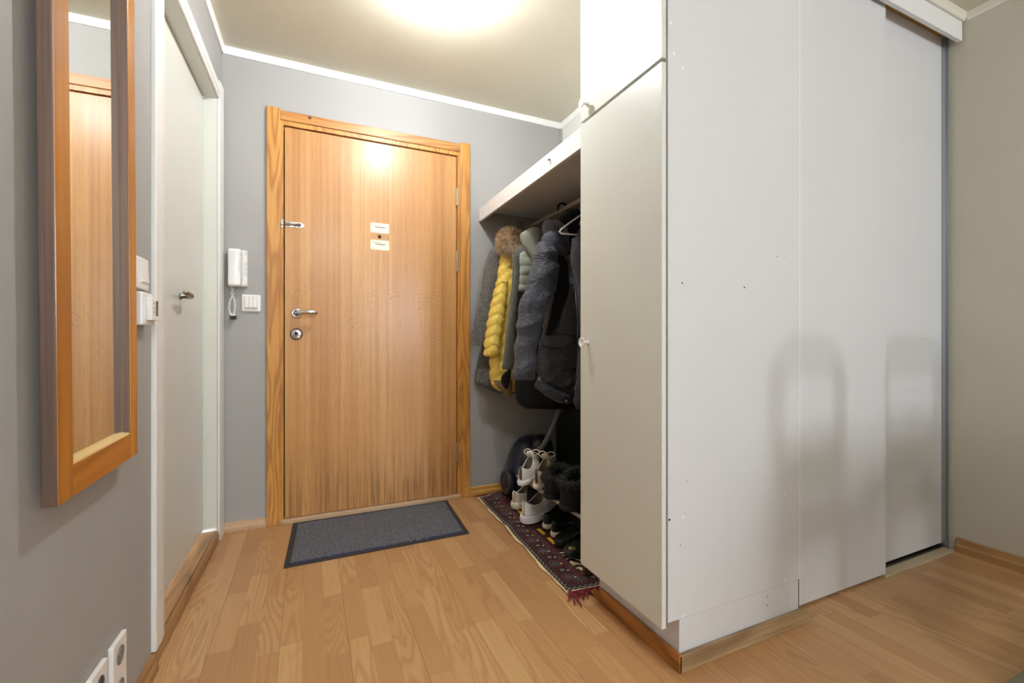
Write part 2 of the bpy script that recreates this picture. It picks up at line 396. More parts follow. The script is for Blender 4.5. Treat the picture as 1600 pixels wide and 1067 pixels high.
# skirtings
def skirt(h=.05, t=.016): return [(0, 0), (t, 0), (t, h*.45), (t*.65, h*.6), (t*.6, h*.95), (t*.4, h), (0, h)]
S('baseboard_far', MB().prism([(2.615-a, b) for a, b in skirt(.046, .012)], 'x', -.395, -.204), m_base4, 'short pale wood skirting left of the entrance door', 'baseboard')
S('baseboard_niche', MB().prism([(2.615-a, b) for a, b in skirt(.052, .02)], 'x', .89, 1.53), m_base5, 'golden wood skirting right of the entrance door', 'baseboard')
S('baseboard_left', MB().prism(skirt(.05, .02), 'y', YL(-4.2), YL(1.595)), m_base3, 'brown wood skirting at the foot of the left wall', 'baseboard', frame=LW)
S('baseboard_right', MB().prism([(2.67-a, b) for a, b in skirt(.062, .02)], 'y', -4.2, 1.02), m_base3, 'brown wood skirting at the foot of the beige wall', 'baseboard')

# ------------------------------------------------------------------ entrance door
d1 = thing('door_1', 'brown veneered entrance door in a yellow pine frame', 'door', (.34, 2.6, 0), kind='structure')
leaf = part('door_leaf', MB().box(-.122, .807, 2.612, 2.655, .027, 2.064), m_leaf, d1, bevel=.0015, label='plain brown veneer leaf with scratches')
part('door_frame', MB().box(-.142, -.127, 2.606, 2.7, 0, 2.1).box(.811, .828, 2.606, 2.7, 0, 2.1).box(-.127, .811, 2.606, 2.7, 2.071, 2.1).box(-.127, .811, 2.64, 2.7, 2.05, 2.071), m_pine, d1)
part('architrave', MB().box(-.204, -.142, 2.596, 2.615, 0, 2.152), m_pine, d1, bevel=.003)
part('architrave', MB().box(.828, .889, 2.596, 2.615, 0, 2.152), m_pine, d1, bevel=.003)
part('architrave', MB().box(-.1415, .8275, 2.598, 2.615, 2.094, 2.143), m_pinex, d1, bevel=.003, label='pine head board with a dark knot')
part('threshold', MB().box(-.142, .828, 2.588, 2.66, 0, .024), m_base4, d1, bevel=.004, label='worn pale wood threshold')
part('gap_seal', MB().box(-.142, .828, 2.66, 2.72, .0, 2.1), m_black, d1)
for zt, zb in ((1.876, 1.764), (1.498, 1.368), (.331, .217)):
    h = MB().lathe((.809, 2.604, zb), (0, 0, 1), [(0, .005), (.004, .0075), ((zt-zb)*.49, .0075), ((zt-zb)*.5, .006), ((zt-zb)*.51, .0075), (zt-zb-.004, .0075), (zt-zb, .005)], 14)
    h.box(.800, .818, 2.608, 2.6125, zb+.004, zt-.004)
    part('hinge', h, m_brass, d1, smooth=False)
# lever handle: ring rose and lever
hz = 1.096; hx = -.067
hd = part('door_handle', MB().lathe((hx, 2.612, hz), (0, -1, 0), [(0, .026), (.006, .026), (.009, .022), (.009, .014), (.004, .012)], 32), m_chrome, leaf, smooth=True, label='chrome lever handle')
lv = MB(); pts = []; rr = []
for t, r in ((0, .009), (.3, .009), (.6, .0085)): pts.append((hx, lerp(2.61, 2.565, t), hz)); rr.append(r)
for i in range(9):
    t = i/8.; pts.append((hx+.008+.092*t, 2.557-.006*math.sin(t*PI), hz+.004*math.sin(t*PI*.9))); rr.append(.0085+.0035*math.sin(t*PI*.9))
lv.tube(pts, rr, 14)
part('lever', lv, m_chrome, hd, smooth=True)
lk = part('lock_cylinder', MB().lathe((hx, 2.612, .986), (0, -1, 0), [(0, .0275), (.003, .0275), (.011, .024), (.012, .022), (.012, .0)], 32), m_chrome, leaf, smooth=True, label='round chrome lock with a thumb turn')
part('thumb_turn', MB().lathe((hx, 2.601, .989), (0, -1, 0), [(0, .010), (.006, .009), (.006, 0)], 20).box(hx-.003, hx+.003, 2.587, 2.601, .978, 1.0), m_blackp, lk, bevel=.001)
part('lock_ring', MB().lathe((hx, 2.6119, .986), (0, -1, 0), [(0, .031), (.0015, .031), (.0015, .0275), (0, .0275)], 32), m_blackp, lk)
# slide bolt on the left edge
bz = 1.559
bolt = part('slide_bolt', MB().prism([(-.116, bz-.0145), (-.045, bz-.0145), (-.032, bz-.007), (-.028, bz), (-.032, bz+.007), (-.045, bz+.0145), (-.116, bz+.0145)], 'y', 2.609, 2.612), m_chrome, leaf, bevel=.0008, label='small steel slide bolt')
part('bolt_housing', MB().prism([(2.609, bz-.010), (2.604, bz-.0085), (2.599, bz-.004), (2.5985, bz), (2.599, bz+.004), (2.604, bz+.0085), (2.609, bz+.010)], 'x', -.112, -.096).prism([(2.609, bz-.010), (2.604, bz-.0085), (2.599, bz-.004), (2.5985, bz), (2.599, bz+.004), (2.604, bz+.0085), (2.609, bz+.010)], 'x', -.062, -.048), m_chrome, bolt)
part('bolt_bar', MB().cyl((-.150, 2.603, bz), (-.045, 2.603, bz), .0048, n=14).cyl((-.075, 2.603, bz-.002), (-.075, 2.592, bz-.008), .003, n=10), m_steel, bolt, smooth=True)
part('bolt_keeper', MB().box(-.139, -.127, 2.602, 2.606, bz-.022, bz+.022).box(-.139, -.127, 2.592, 2.603, bz-.009, bz+.009), m_chrome, d1, bevel=.0015)
kp = atY(484, 184, 2.598)
part('knot', MB().lathe((kp.x, 2.5982, kp.z), (0, -1, 0), [(0, .009), (.0006, .008), (.0006, 0)], 20), paint('dark_knot', (84, 48, 26), .5, 300., .3, .2), d1)
# stickers
for k, zc in enumerate((1.5865, 1.491)):
    w2, h2 = .0505, .0275; x0 = .357+.001*k
    poly = []
    for cx, cz, a0 in ((x0+w2-.005, zc+h2-.005, 0), (x0-w2+.005, zc+h2-.005, 1), (x0-w2+.005, zc-h2+.005, 2), (x0+w2-.005, zc-h2+.005, 3)):
        for q in range(4):
            a = (a0+q/3.)*PI/2; poly.append((cx+.005*math.cos(a), cz+.005*math.sin(a)))
    st = part('sticker', MB().prism(poly, 'y', 2.6113, 2.612), paint('cream_sticker', (246, 236, 214), .5, 20., .01, 0), leaf, label=('upper' if k == 0 else 'lower')+' cream sticker with black print')
    R = (PI/2, math.radians(.5), 0)
    text('print', 'Besøkende', .0125, m_ink, st, (x0-.028, 2.6111, zc+.001), R, .2, .00035)
    text('small_print', 'Bolignummer', .0072, m_ink, st, (x0-.032, 2.6111, zc+.0135), R, .2)
    text('small_print', 'Navn', .0072, m_ink, st, (x0-.045, 2.6111, zc-.0225), R, .2)
    part('ring_mark', MB().tube([(x0-.0405+.0042*math.cos(2*PI*i/20), 2.6111, zc+.0185+.0042*math.sin(2*PI*i/20)) for i in range(20)], .0009, 6, closed=True), m_ink, st)
part('peephole', MB().lathe((.356, 2.612, 1.5385), (0, -1, 0), [(0, .0095), (.003, .0095), (.004, .007), (.0025, .004), (.0025, 0)], 24), paint('dark_bronze', (58, 36, 20), .3, 20., .1, 0, metal=.8), leaf, smooth=True)

# ------------------------------------------------------------------ white door on the left
d2 = thing('door_2', 'off-white flush door in the left wall', 'door', (-.03, YL(2.1), 0), LW, kind='structure')
lf2 = part('door_leaf', MB().box(-.095, -.055, YL(1.700), YL(2.497), .064, 2.088), m_doorw, d2, bevel=.0015)
part('door_frame', MB().box(-.14, 0.0, YL(1.685), YL(1.697), 0, 2.095).box(-.14, 0.0, YL(2.500), YL(2.512), 0, 2.107).box(-.14, 0.0, YL(1.685), YL(2.500), 2.0935, 2.107), m_doorw, d2)
part('door_stop', MB().box(-.14, -.098, YL(1.697), YL(1.712), .06, 2.09).box(-.14, -.098, YL(2.485), YL(2.5), .06, 2.09).box(-.14, -.098, YL(1.712), YL(2.485), 2.075, 2.09), m_doorw, d2)
def casing(mbox): return mbox
cs = MB().prism([(0, YL(1.60)), (.011, YL(1.60)), (.013, YL(1.605)), (.013, YL(1.655)), (.009, YL(1.688)), (0, YL(1.688))], 'z', .052, 2.16)
part('casing', cs, m_white, d2, bevel=.0012)
cs = MB().prism([(0, YL(2.508)), (.009, YL(2.508)), (.013, YL(2.535)), (.013, YL(2.590)), (.011, YL(2.598)), (0, YL(2.598))], 'z', 0, 2.185)
part('casing', cs, m_white, d2, bevel=.0012)
part('casing', MB().prism([(0, 2.10), (.009, 2.10), (.009, 2.118), (.013, 2.122), (.013, 2.155), (.011, 2.163), (0, 2.163)], 'y', YL(1.6885), YL(2.5075)), m_white, d2, bevel=.001)
part('threshold', MB().box(-.139, -.003, YL(1.698), YL(2.4995), 0, .056), m_sill, d2, bevel=.002, label='oak threshold board')
part('nosing', MB().prism([(-.001, 0), (.008, 0), (.0085, .03), (.005, .048), (-.001, .056)], 'y', YL(1.60), YL(2.507)), m_sill, d2, bevel=.002, label='rounded oak nosing along the threshold')
# handle
hy0 = YL(2.03); hzz = 1.123
g2 = part('door_handle', MB().lathe((-.055, hy0+.09, hzz), (1, 0, 0), [(0, .012), (.008, .012), (.01, .008), (.03, .008)], 20), m_steel, lf2, smooth=True, label='brushed steel lever handle')
lv = MB(); pts = [(-.03, hy0+.095, hzz), (-.018, hy0+.085, hzz), (-.014, hy0+.06, hzz+.001), (-.013, hy0+.03, hzz+.003), (-.014, hy0, hzz+.006), (-.016, hy0-.012, hzz+.007)]
lv.tube(pts, [.009, .011, .012, .010, .008, .006], 14)
part('lever', lv, m_steel, g2, smooth=True)

# ------------------------------------------------------------------ mirror
RM = LW @ Matrix.Translation((.014, YL(1.018), .665)) @ Matrix.Rotation(math.radians(1.15), 4, 'X')
mr = thing('wall_mirror', 'tall mirror in an orange teak frame on the left grey wall', 'mirror', (0, 0, 0), RM)
MW, MH, MT = .362, 1.28, .022
st = MB().box(.003, MT, .0, .051, 0, MH)
part('frame_stile', st, m_teak, mr, bevel=.0015)
part('frame_stile', MB().box(0, MT, MW-.042, MW, 0, MH), m_teak, mr, bevel=.0015)
part('frame_edge', MB().box(0, MT-.001, -.003, -.0002, 0, MH), m_walnut, mr, bevel=.001, label='dark walnut outer edge')
part('frame_rail', MB().box(.002, MT, .0512, MW-.0422, .0, .058), m_teaky, mr, bevel=.0012)
part('frame_rail', MB().box(.002, MT, .0512, MW-.0422, MH-.06, MH), m_teaky, mr, bevel=.0012)
part('rebate', MB().prism([(.006, .0582), (MT-.001, .0582), (MT-.0025, .061), (.006, .064)], 'y', .052, MW-.043), m_pale, mr, label='pale bevel inside the bottom rail')
part('rebate', MB().box(.006, MT-.0015, MW-.0465, MW-.0424, .0582, MH-.06), m_walnut, mr, label='dark bevel inside the stile')
mg = G('mirror_silver'); mm = mg.done(lin((236, 236, 232)), .0, 1.)
part('glass', MB().box(.002, .006, .0512, MW-.0466, .0582, MH-.0605), mm, mr)

# ------------------------------------------------------------------ switches and outlets on left wall
def rbox(x0, x1, y0, y1, z0, z1): return MB().box(x0, x1, y0, y1, z0, z1)
sw = thing('light_switch', 'single white rocker light switch beside the mirror, above the thermostat', 'switch', (0, YL(1.5), 1.13), LW)
part('switch_plate', rbox(.0, .010, YL(1.462), YL(1.548), 1.088, 1.172), m_plast, sw, bevel=.004)
part('rocker', MB().prism([(.010, 1.104), (.0145, 1.107), (.0115, 1.155), (.010, 1.156)], 'y', YL(1.488), YL(1.536)), m_plast, sw, bevel=.0008)
tm = thing('thermostat', 'white wall thermostat with a small dark display, under the rocker switch', 'thermostat', (0, YL(1.5), 1.0), LW)
part('housing', rbox(0, .022, YL(1.462), YL(1.545), .990, 1.078), m_plast, tm, bevel=.005)
part('control_box', rbox(.022, .034, YL(1.486), YL(1.545), 1.004, 1.064), m_plast, tm, bevel=.002)
part('display', rbox(.0338, .0346, YL(1.519), YL(1.537), 1.017, 1.058), m_lcd, tm)
for i in range(3): part('button', rbox(.0338, .0348, YL(1.500), YL(1.506), 1.024+.012*i, 1.029+.012*i), m_plastg, tm)
def outlet(name, label, y0, y1, z0, z1):
    t = thing(name, label, 'socket', (0, YL((y0+y1)/2), (z0+z1)/2), LW, group='wall sockets low on the grey wall')
    part('socket_plate', rbox(0, .011, YL(y0), YL(y1), z0, z1), m_plast, t, bevel=.003)
    n = 2 if z1-z0 > .1 else 1
    for k in range(n):
        zc = lerp(z0, z1, (k+.5)/n); yc = (y0+y1)/2
        part('socket_well', MB().lathe((.011, YL(yc), zc), (1, 0, 0), [(0, .0215), (.0012, .0215), (.0012, .0195), (0, .0195)], 28), m_plastg, t)
        for q in (-.0095, .0095): part('pin_hole', MB().cyl((.0108, YL(yc)+q, zc), (.0114, YL(yc)+q, zc), .0026, n=12), m_ink, t)
    return t
outlet('wall_socket', 'white double wall socket low on the grey wall, the one nearer the white door', 1.312, 1.392, .085, .243)
outlet('wall_socket', 'white wall socket at the very bottom left, the one farther from the white door', 1.205, 1.285, .085, .243)

# ------------------------------------------------------------------ intercom and triple switch on the end wall
ic = thing('intercom_phone', 'white intercom handset with three round buttons, on the grey wall left of the entrance door', 'intercom', (-.33, 2.615, 1.32))
yf = 2.568
a = atY(355, 388, yf); b = atY(386, 446, yf)
x0, x1, z1, z0 = a.x, b.x, a.z, atY(370, 447, yf).z
part('base_unit', MB().box(x0, x1, yf+.014, 2.615, z0, z1), m_plast, ic, bevel=.007, seg=3)
part('keypad', MB().box(x0+.062, x1-.001, yf+.004, yf+.016, z0+.004, z1-.003), m_plast, ic, bevel=.003)
hs = MB(); rings = []
for i in range(17):
    t = i/16.; z = lerp(z0+.001, z1-.001, t); dep = .010+.010*abs(2*t-1)**3; xr = x0+.058-.006*math.exp(-((t-.5)/.16)**2)
    e = .004 if i in (0, 16) else 0
    rings.append([(x0+.001+e, yf+.014, z), (x0+.003+e, yf+.006-dep+e, z), (x0+.012, yf+.001-dep+e, z), (xr-.008, yf+.001-dep+e, z), (xr-e, yf+.007-dep+e, z), (xr-e, yf+.014, z)])
hs.loft(rings)
part('handset', hs, m_plast, ic, smooth=True, bevel=0)
xk = x0+.0765
for k, (zz, r) in enumerate(((.55, .0062), (.42, .0062), (.28, .0072))):
    z = lerp(z0, z1, zz+.06)
    bt = part('button', MB().lathe((xk, yf+.004, z), (0, -1, 0), [(0, r), (.0018, r*.95), (.002, 0)], 22), m_plast, ic)
    part('button_ring', MB().tube([(xk+(r+.0008)*math.cos(2*PI*i/24), yf+.0037, z+(r+.0008)*math.sin(2*PI*i/24)) for i in range(24)], .0007, 6, closed=True), m_plastg, bt)
part('mark', MB().box(xk-.004, xk+.005, yf+.0036, yf+.0042, z1-.0255, z1-.0235), m_plastg, ic)
text('key_mark', 'd7', .008, m_ink, ic, (xk-.004, yf+.0036, z1-.018), (PI/2, 0, 0), .3)
text('letter_mark', 'a/f', .009, m_ink, ic, (xk-.005, yf+.0036, z0+.010), (PI/2, 0, 0), .3)
part('mark', MB().box(xk-.001, xk+.001, yf+.0036, yf+.0042, z0+.027, z0+.029), m_ink, ic)
cd = MB()
xa, xb = x0+.012, x0+.024
def coil(p, turns, r, seg=9):
    out = []; N = turns*seg; L = len(p)-1
    for i in range(N+1):
        t = i/N*L; k = min(int(t), L-1); f = t-k
        c = Vector(p[k]).lerp(Vector(p[k+1]), f); a = 2*PI*i/seg
        tan = (Vector(p[k+1])-Vector(p[k])).normalized(); u = tan.cross(Vector((0, 1, 0))).normalized(); w = tan.cross(u)
        out.append(c+(u*math.cos(a)+w*math.sin(a))*r)
    return out
yc = 2.590
cd.tube([(xa, yc, z0+.004), (xa+.002, yc, z0-.012), (xa+.011, yc, z0-.028)], .0018, 8)
cd.tube([(xb, yc, z0+.004), (xb-.003, yc, z0-.015), (xb-.012, yc, z0-.030)], .0018, 8)
zb = z0-.155
cd.tube(coil([(xa+.012, yc, z0-.030), (xa-.004, yc, z0-.070), (xa-.008, yc, z0-.105), (xa-.003, yc, z0-.135), (xa+.008, yc, zb+.008)], 22, .0042), .0017, 6)
cd.tube(coil([(xb-.012, yc+.004, z0-.030), (xb+.002, yc+.004, z0-.065), (xb+.006, yc+.004, z0-.100), (xb+.000, yc+.004, z0-.135), (xa+.012, yc+.002, zb+.006)], 22, .0042), .0017, 6)
part('curly_cord', cd, m_plast, ic, smooth=True)
part('cord_clip', MB().box(xa-.002, xa+.024, yc-.008, yc+.010, zb-.008, zb+.010), m_blackp, ic, bevel=.003, label='black clip at the bottom of the cord')
ts = thing('triple_switch', 'white light switch with three narrow rockers, under the intercom', 'switch', (-.27, 2.615, 1.14))
part('switch_plate', MB().box(-.315, -.231, 2.604, 2.615, 1.098, 1.184), m_plast, ts, bevel=.005, seg=3)
part('switch_frame', MB().box(-.301, -.245, 2.600, 2.605, 1.114, 1.172), m_plast, ts, bevel=.001)
part('switch_gap', MB().box(-.2998, -.2462, 2.5985, 2.5999, 1.1155, 1.1715), m_plastg, ts)
for k in range(3):
    xx = -.2995+.018*k
    part('rocker', MB().prism([(2.5984, 1.116), (2.5930, 1.118), (2.5955, 1.169), (2.5984, 1.171)], 'x', xx, xx+.0166), m_plast, ts, bevel=.0006)

# ------------------------------------------------------------------ tall cabinet
cab = thing('tall_cabinet', 'tall white cabinet with a lower and an upper door, end panel facing the room', 'cabinet', (1.2, 1.18, 0))
cb = MB().box(.926, 1.500, .978, .996, .1475, ZC).box(.93, 1.5, 1.385, 1.402, .1475, ZC).box(.93, 1.5, .996, 1.385, .1475, .166).box(1.482, 1.5, .996, 1.385, .166, ZC).box(.93, 1.482, .996, 1.385, 1.735, 1.755)
part('carcass', cb, m_panel, cab, bevel=.0008)
part('plinth', MB().box(.969, 1.497, .979, 1.370, 0, .1463), m_panel, cab, bevel=.0006)
lo = part('door', MB().box(.906, .9215, .981, 1.399, .132, 1.7395), m_doorw, cab, bevel=.001, label='tall lower cabinet door')
up = part('door', MB().box(.906, .9215, .981, 1.399, 1.7505, ZC-.004), m_doorw, cab, bevel=.001, label='upper cabinet door')
def knob(t, y, z, x=.906):
    prof = [(0, .0075), (.004, .0055), (.016, .0045), (.020, .006), (.024, .0165), (.028, .0175), (.0285, .0155), (.026, .012), (.0245, .004), (.0245, 0)]
    return part('knob', MB().lathe((x, y, z), (-1, 0, 0), prof, 32), m_plast, t, smooth=True)
knob(lo, 1.352, .944); knob(up, 1.352, 1.798)
for u, v in ((1048, 36), (1066, 106), (1053, 84)): 
    p = atY(u, v, .978); part('screw_cap', MB().lathe((p.x, .978, p.z), (0, -1, 0), [(0, .006), (.0008, .0055), (.001, 0)], 18), m_white, cab)
for u, v, r in ((1046, 812, .0035), (1214, 401, .0018), (1227, 402, .0014), (1163, 449, .0028), (1066, 442, .0025), (1199, 932, .0015), (1199, 946, .0015), (1063, 852, .0018)):
    p = atY(u, v, .978); part('screw_hole', MB().cyl((p.x, .9776, p.z), (p.x, .979, p.z), r, n=12), m_black, cab)
for u, v in ((1067, 962), (1227, 906), (1227, 772), (1067, 808)):
    p = atY(u, v, .978); part('screw_cap', MB().lathe((p.x, .978, p.z), (0, -1, 0), [(0, .005), (.0008, .0045), (.001, 0)], 18), m_white, cab)
S('baseboard_cabinet', MB().box(.957, .968, .966, 1.357, 0, .052).box(.9575, .968, 1.3575, 1.395, 0, .03), m_base1, 'orange-brown wood skirting along the cabinet front', 'baseboard', bevel=.003)
S('baseboard_panel', MB().prism([(.9575, 0), (1.545, 0), (1.537, .030), (1.527, .046), (1.505, .051), (.9575, .051)], 'y', .966, .978), m_base2, 'weathered wood skirting under the cabinet end panel', 'baseboard', bevel=.003)
# ------------------------------------------------------------------ sliding wardrobe
wd = thing('sliding_wardrobe', 'white sliding-door wardrobe between the tall cabinet and the beige wall', 'wardrobe', (2.08, 1.08, 0))
part('sliding_door', MB().box(1.503, 2.118, 1.030, 1.047, .010, 2.34), m_slide, wd, bevel=.001, label='front white sliding door, left of the pair')
part('sliding_door', MB().box(2.05, 2.640, 1.066, 1.083, .024, 2.34), m_slide, wd, bevel=.001, label='rear white sliding door, right of the pair')
part('edge_strip', MB().box(1.5045, 1.514, .984, 1.0298, .052, 2.285), m_white, wd)
part('dark_joint', MB().box(1.5003, 1.5042, .981, 1.0298, .052, 2.285), m_black, wd)
part('valance', MB().box(1.502, 2.656, 1.000, 1.016, 2.290, 2.374), m_white, wd, bevel=.001)
part('top_track', MB().box(1.502, 2.656, 1.0165, 1.10, 2.345, 2.374), m_base5, wd)
part('jamb', MB().box(2.640, 2.669, 1.052, 1.094, .0, 2.345), m_alu, wd, bevel=.001, label='grey aluminium end profile')
part('jamb_lip', MB().box(2.652, 2.655, 1.045, 1.0518, .0, 2.345), m_alu, wd)
part('bottom_track', MB().box(2.10, 2.64, 1.022, 1.060, 0, .007), paint('pale_strip', (196, 182, 150), .5, 30., .08, .1), wd, label='pale floor strip under the sliding doors')
part('bottom_rail', MB().box(1.55, 2.64, 1.0605, 1.088, 0, .012).box(1.55, 2.64, 1.0605, 1.064, .012, .015), m_blackp, wd, label='dark running rail')
part('carcass', MB().box(1.55, 2.66, 1.60, 1.61, 0, 2.34).box(1.61, 1.62, 1.10, 1.6, 0, 2.34), m_panel, wd)

# ------------------------------------------------------------------ coat shelf, rail
sh = thing('coat_shelf', 'white hat shelf with a deep front board spanning from cabinet to end wall', 'shelf', (1.2, 2.0, 1.7))
xa, xb = .913, .951
fz = lambda y: lerp(1.664, 1.688, (y-1.403)/1.2); tz = lambda y: lerp(1.724, 1.752, (y-1.403)/1.2)
y0, y1 = 1.403, 2.612
part('front_board', MB().hexa([(xa, y0, fz(y0)), (xa+.016, y0, fz(y0)), (xb+.016, y1, fz(y1)), (xb, y1, fz(y1)), (xa, y0, tz(y0)), (xa+.016, y0, tz(y0)), (xb+.016, y1, tz(y1)), (xb, y1, tz(y1))]), m_white, sh, bevel=.001)
part('shelf_board', MB().hexa([(xa+.001, y0, tz(y0)+.001), (1.539, y0, tz(y0)+.001), (1.539, y1, tz(y1)+.001), (xb+.001, y1, tz(y1)+.001), (xa+.001, y0, tz(y0)+.017), (1.539, y0, tz(y0)+.017), (1.539, y1, tz(y1)+.017), (xb+.001, y1, tz(y1)+.017)]), m_white, sh, bevel=.001)
p = atX(860, 250, .921)
part('peg', MB().lathe((p.x, p.y, p.z), (-1, 0, 0), [(0, .0035), (.007, .0035), (.008, .006), (.011, .006), (.012, 0)], 16), m_alu, sh, smooth=True, label='small grey metal peg')
RX, RZ = 1.232, 1.652
rl = thing('clothes_rail', 'round beige clothes rail under the hat shelf', 'rail', (RX, 2.0, RZ))
part('rod', MB().cyl((RX, 1.403, RZ), (RX, 2.600, RZ), .0125, n=24), m_railw, rl, smooth=True)
part('bracket', MB().box(RX-.028, RX+.028, 2.604, 2.6148, RZ-.05, RZ+.075).lathe((RX, 2.604, RZ), (0, -1, 0), [(0, .02), (.016, .02), (.016, .0)], 24), m_railw, rl, bevel=.002)
for dz in (.03, .055): part('screw', MB().lathe((RX-.004, 2.604, RZ+dz), (0, -1, 0), [(0, .004), (.001, .003), (.001, 0)], 12), m_blackp, rl)

# ------------------------------------------------------------------ mats
dm = thing('door_mat', 'dark grey ribbed door mat with a black rubber edge, in front of the entrance door', 'mat', (.32, 2.34, 0))
q = [(-.082, 2.588), (.742, 2.590), (.714, 2.098), (-.103, 2.092)]
def quad(q, z0, z1, e=0.):
    cx = sum(p[0] for p in q)/4; cy = sum(p[1] for p in q)/4; r = []
    for x, y in q: r.append((x-math.copysign(e, x-cx), y-math.copysign(e, y-cy)))
    return MB().loft([[(x, y, z0) for x, y in r], [(x, y, z1) for x, y in r]])
part('rubber_edge', quad(q, 0, .004), m_matb, dm, bevel=.001)
part('pile', quad(q, .004, .0075, .024), m_mat, dm, bevel=.002)
ed = MB(); 
for k in range(70):
    t0, t1 = k/70., (k+1)/70.
    x0, x1 = lerp(-.079, .690, t0), lerp(-.079, .690, t1); yy = lerp(2.117, 2.123, t0)
    if rnd(0, 1) < .8: ed.box(x0, x1-.002, yy-rnd(.001, .004), yy+.004, .004, .0078)
part('blue_edging', ed, paint('blue_thread', (52, 62, 110), .9, 60., .2, .3), dm, label='frayed blue thread along the front edge', kind='stuff')

RW, RL = .60, 1.105
rug_m = rugmat(RW, RL)
RF = Matrix.Translation((.872, 1.442, 0)) @ Matrix.Rotation(-.043, 4, 'Z')
rug = thing('persian_rug', 'narrow dark red oriental rug with fringed ends, under the shoes', 'rug', (0, 0, 0), RF)
def rz(x, y):
    e = min(x, .12)/.12
    z = .007+.004*(1-e)*(.5+.5*math.sin(y*17+1.3))
    z += .030*math.exp(-(((x-.13)/.05)**2+((y-1.07)/.07)**2))
    z += .012*math.exp(-(((x-.02)/.03)**2+((y-.62)/.06)**2))
    return z
rb = MB(); nx, ny = 60, 150; top = []; 
for j in range(ny+1):
    y = RL*j/ny
    for i in range(nx+1):
        x = RW*i/nx; w = .004*math.sin(y*21)+.003*math.sin(y*47+1)
        top.append((x+w*(1-min(x/.1, 1)), y, rz(x, y)))
n = len(top); vs = top+[(x, y, max(0.0004, z-.007)) for x, y, z in top]; fs = []
for j in range(ny):
    for i in range(nx):
        k = j*(nx+1)+i; fs.append((k, k+1, k+nx+2, k+nx+1)); fs.append((n+k, n+k+nx+1, n+k+nx+2, n+k+1))
per = [i for i in range(nx)]+[nx+j*(nx+1) for j in range(ny)]+[ny*(nx+1)+i for i in range(nx, 0, -1)]+[j*(nx+1) for j in range(ny, 0, -1)]
for a, b in zip(per, per[1:]+per[:1]): fs.append((a, n+a, n+b, b))
rb.add(vs, fs); part('pile', rb, rug_m, rug, smooth=True)
bd = MB().tube([(.004*math.sin(y*21)+.003*math.sin(y*47+1)-.001, y, rz(0, y)-.003) for y in [RL*j/120. for j in range(121)]], .0016, 6)
bd.tube([(x, -.001, rz(x, 0)-.003) for x in [RW*j/40. for j in range(41)]], .003, 6)
part('selvedge', bd, paint('cream_binding', (216, 198, 164), .9, 80., .1, .3), rug, smooth=True, label='cream binding along the edge')
m_fr = paint('red_fringe_wool', (126, 34, 40), .9, 60., .35, .4, 200.)
for end in (0, 1):
    fr = MB()
    for k in range(95):
        x = rnd(.0, .19 if end == 0 else RW); y = 0. if end == 0 else RL; s = -1 if end == 0 else 1
        L = rnd(.025, .06)*(1. if end == 0 else .75); a = rnd(-.7, .7); c = rnd(-2, 2)
        pts = []
        for i in range(7):
            t = i/6.; aa = a+c*t*.5
            pts.append((x+L*t*math.sin(aa)+rnd(-.001, .001), y+s*L*t*math.cos(aa*.8), .004+.011*math.sin(PI*t)*rnd(.4, 1)+(rz(min(x, .3), y)-.006)*(1-t)))
        fr.tube(pts, [.0022, .0022, .002, .002, .0018, .0018, .0012], 5)
    if end == 0:
        for a, L in ((-.5, .085), (-.25, .10), (-.85, .07), (.15, .085), (.3, .07)):
            x = .03 if a < 0 else .10
            fr.tube([(x+L*t*math.sin(a)+.004*math.sin(9*t), -L*t*math.cos(a), .004+.008*math.sin(PI*t)) for t in [i/8. for i in range(9)]], [.003, .0035, .0035, .003, .003, .003, .003, .0025, .0015], 6)
    part('fringe', fr, m_fr, rug, smooth=True, label='tangled dark red wool fringe', kind='stuff')
gold = MB()
for k in range(9):
    x = rnd(.05, .2); gold.tube([(x+.012*t*math.cos(k), -.02-.03*t, .008+.004*math.sin(3*t)) for t in (0, .3, .6, 1)], .002, 5)
part('fringe', gold, paint('golden_fringe_wool', (222, 158, 62), .9, 60., .2, .4), rug, smooth=True, label='golden threads in the fringe', kind='stuff')
solo('room_rug', MB().box(1.05, 2.5, -1.9, .570, 0, .006), fabric('grey_green_rug', (150, 146, 120), .95, .1, 300., .5), 'flat grey-green rug whose edge shows in the bottom right corner', 'rug', (1.7, -.6, 0), bevel=.002)

# ------------------------------------------------------------------ lamp and daylight
LX, LY, LZ = .47, 1.72, 2.33
lamp = thing('ceiling_lamp', 'small bare ceiling lamp whose glow shows at the top edge', 'lamp', (LX, LY, ZC))
part('lamp_base', MB().lathe((LX, LY, ZC), (0, 0, -1), [(0, .034), (.006, .034), (.012, .020), (.014, .018), (.014, 0)], 28), m_plast, lamp, smooth=True)
ge = G('bulb_glow'); ge.p.inputs['Emission Color'].default_value = (.97, .988, 1, 1); ge.p.inputs['Emission Strength'].default_value = 960.
mb_ = ge.done((1, 1, 1, 1), .4)
part('bulb', MB().lathe((LX, LY, ZC-.0145), (0, 0, -1), [(0, .012), (.01, .016), (.025, .030), (.042, .034), (.058, .030), (.068, .018), (.072, 0.)], 24), mb_, lamp, smooth=True)
w = bpy.data.worlds.new('sky'); bpy.context.scene.world = w; w.use_nodes = True
bg = w.node_tree.nodes['Background']; bg.inputs[0].default_value = (.84, .92, 1.0, 1); bg.inputs[1].default_value = 58.
po = bpy.data.lights.new('window_portal', 'AREA'); po.shape = 'RECTANGLE'; po.size = WX1-WX0-.1; po.size_y = WZ1-WZ0-.1
po.cycles.is_portal = True
pl = bpy.data.objects.new('window_portal', po); C.objects.link(pl); pl.location = ((WX0+WX1)/2, -4.37, (WZ0+WZ1)/2); pl.rotation_euler = (PI/2, 0, 0)
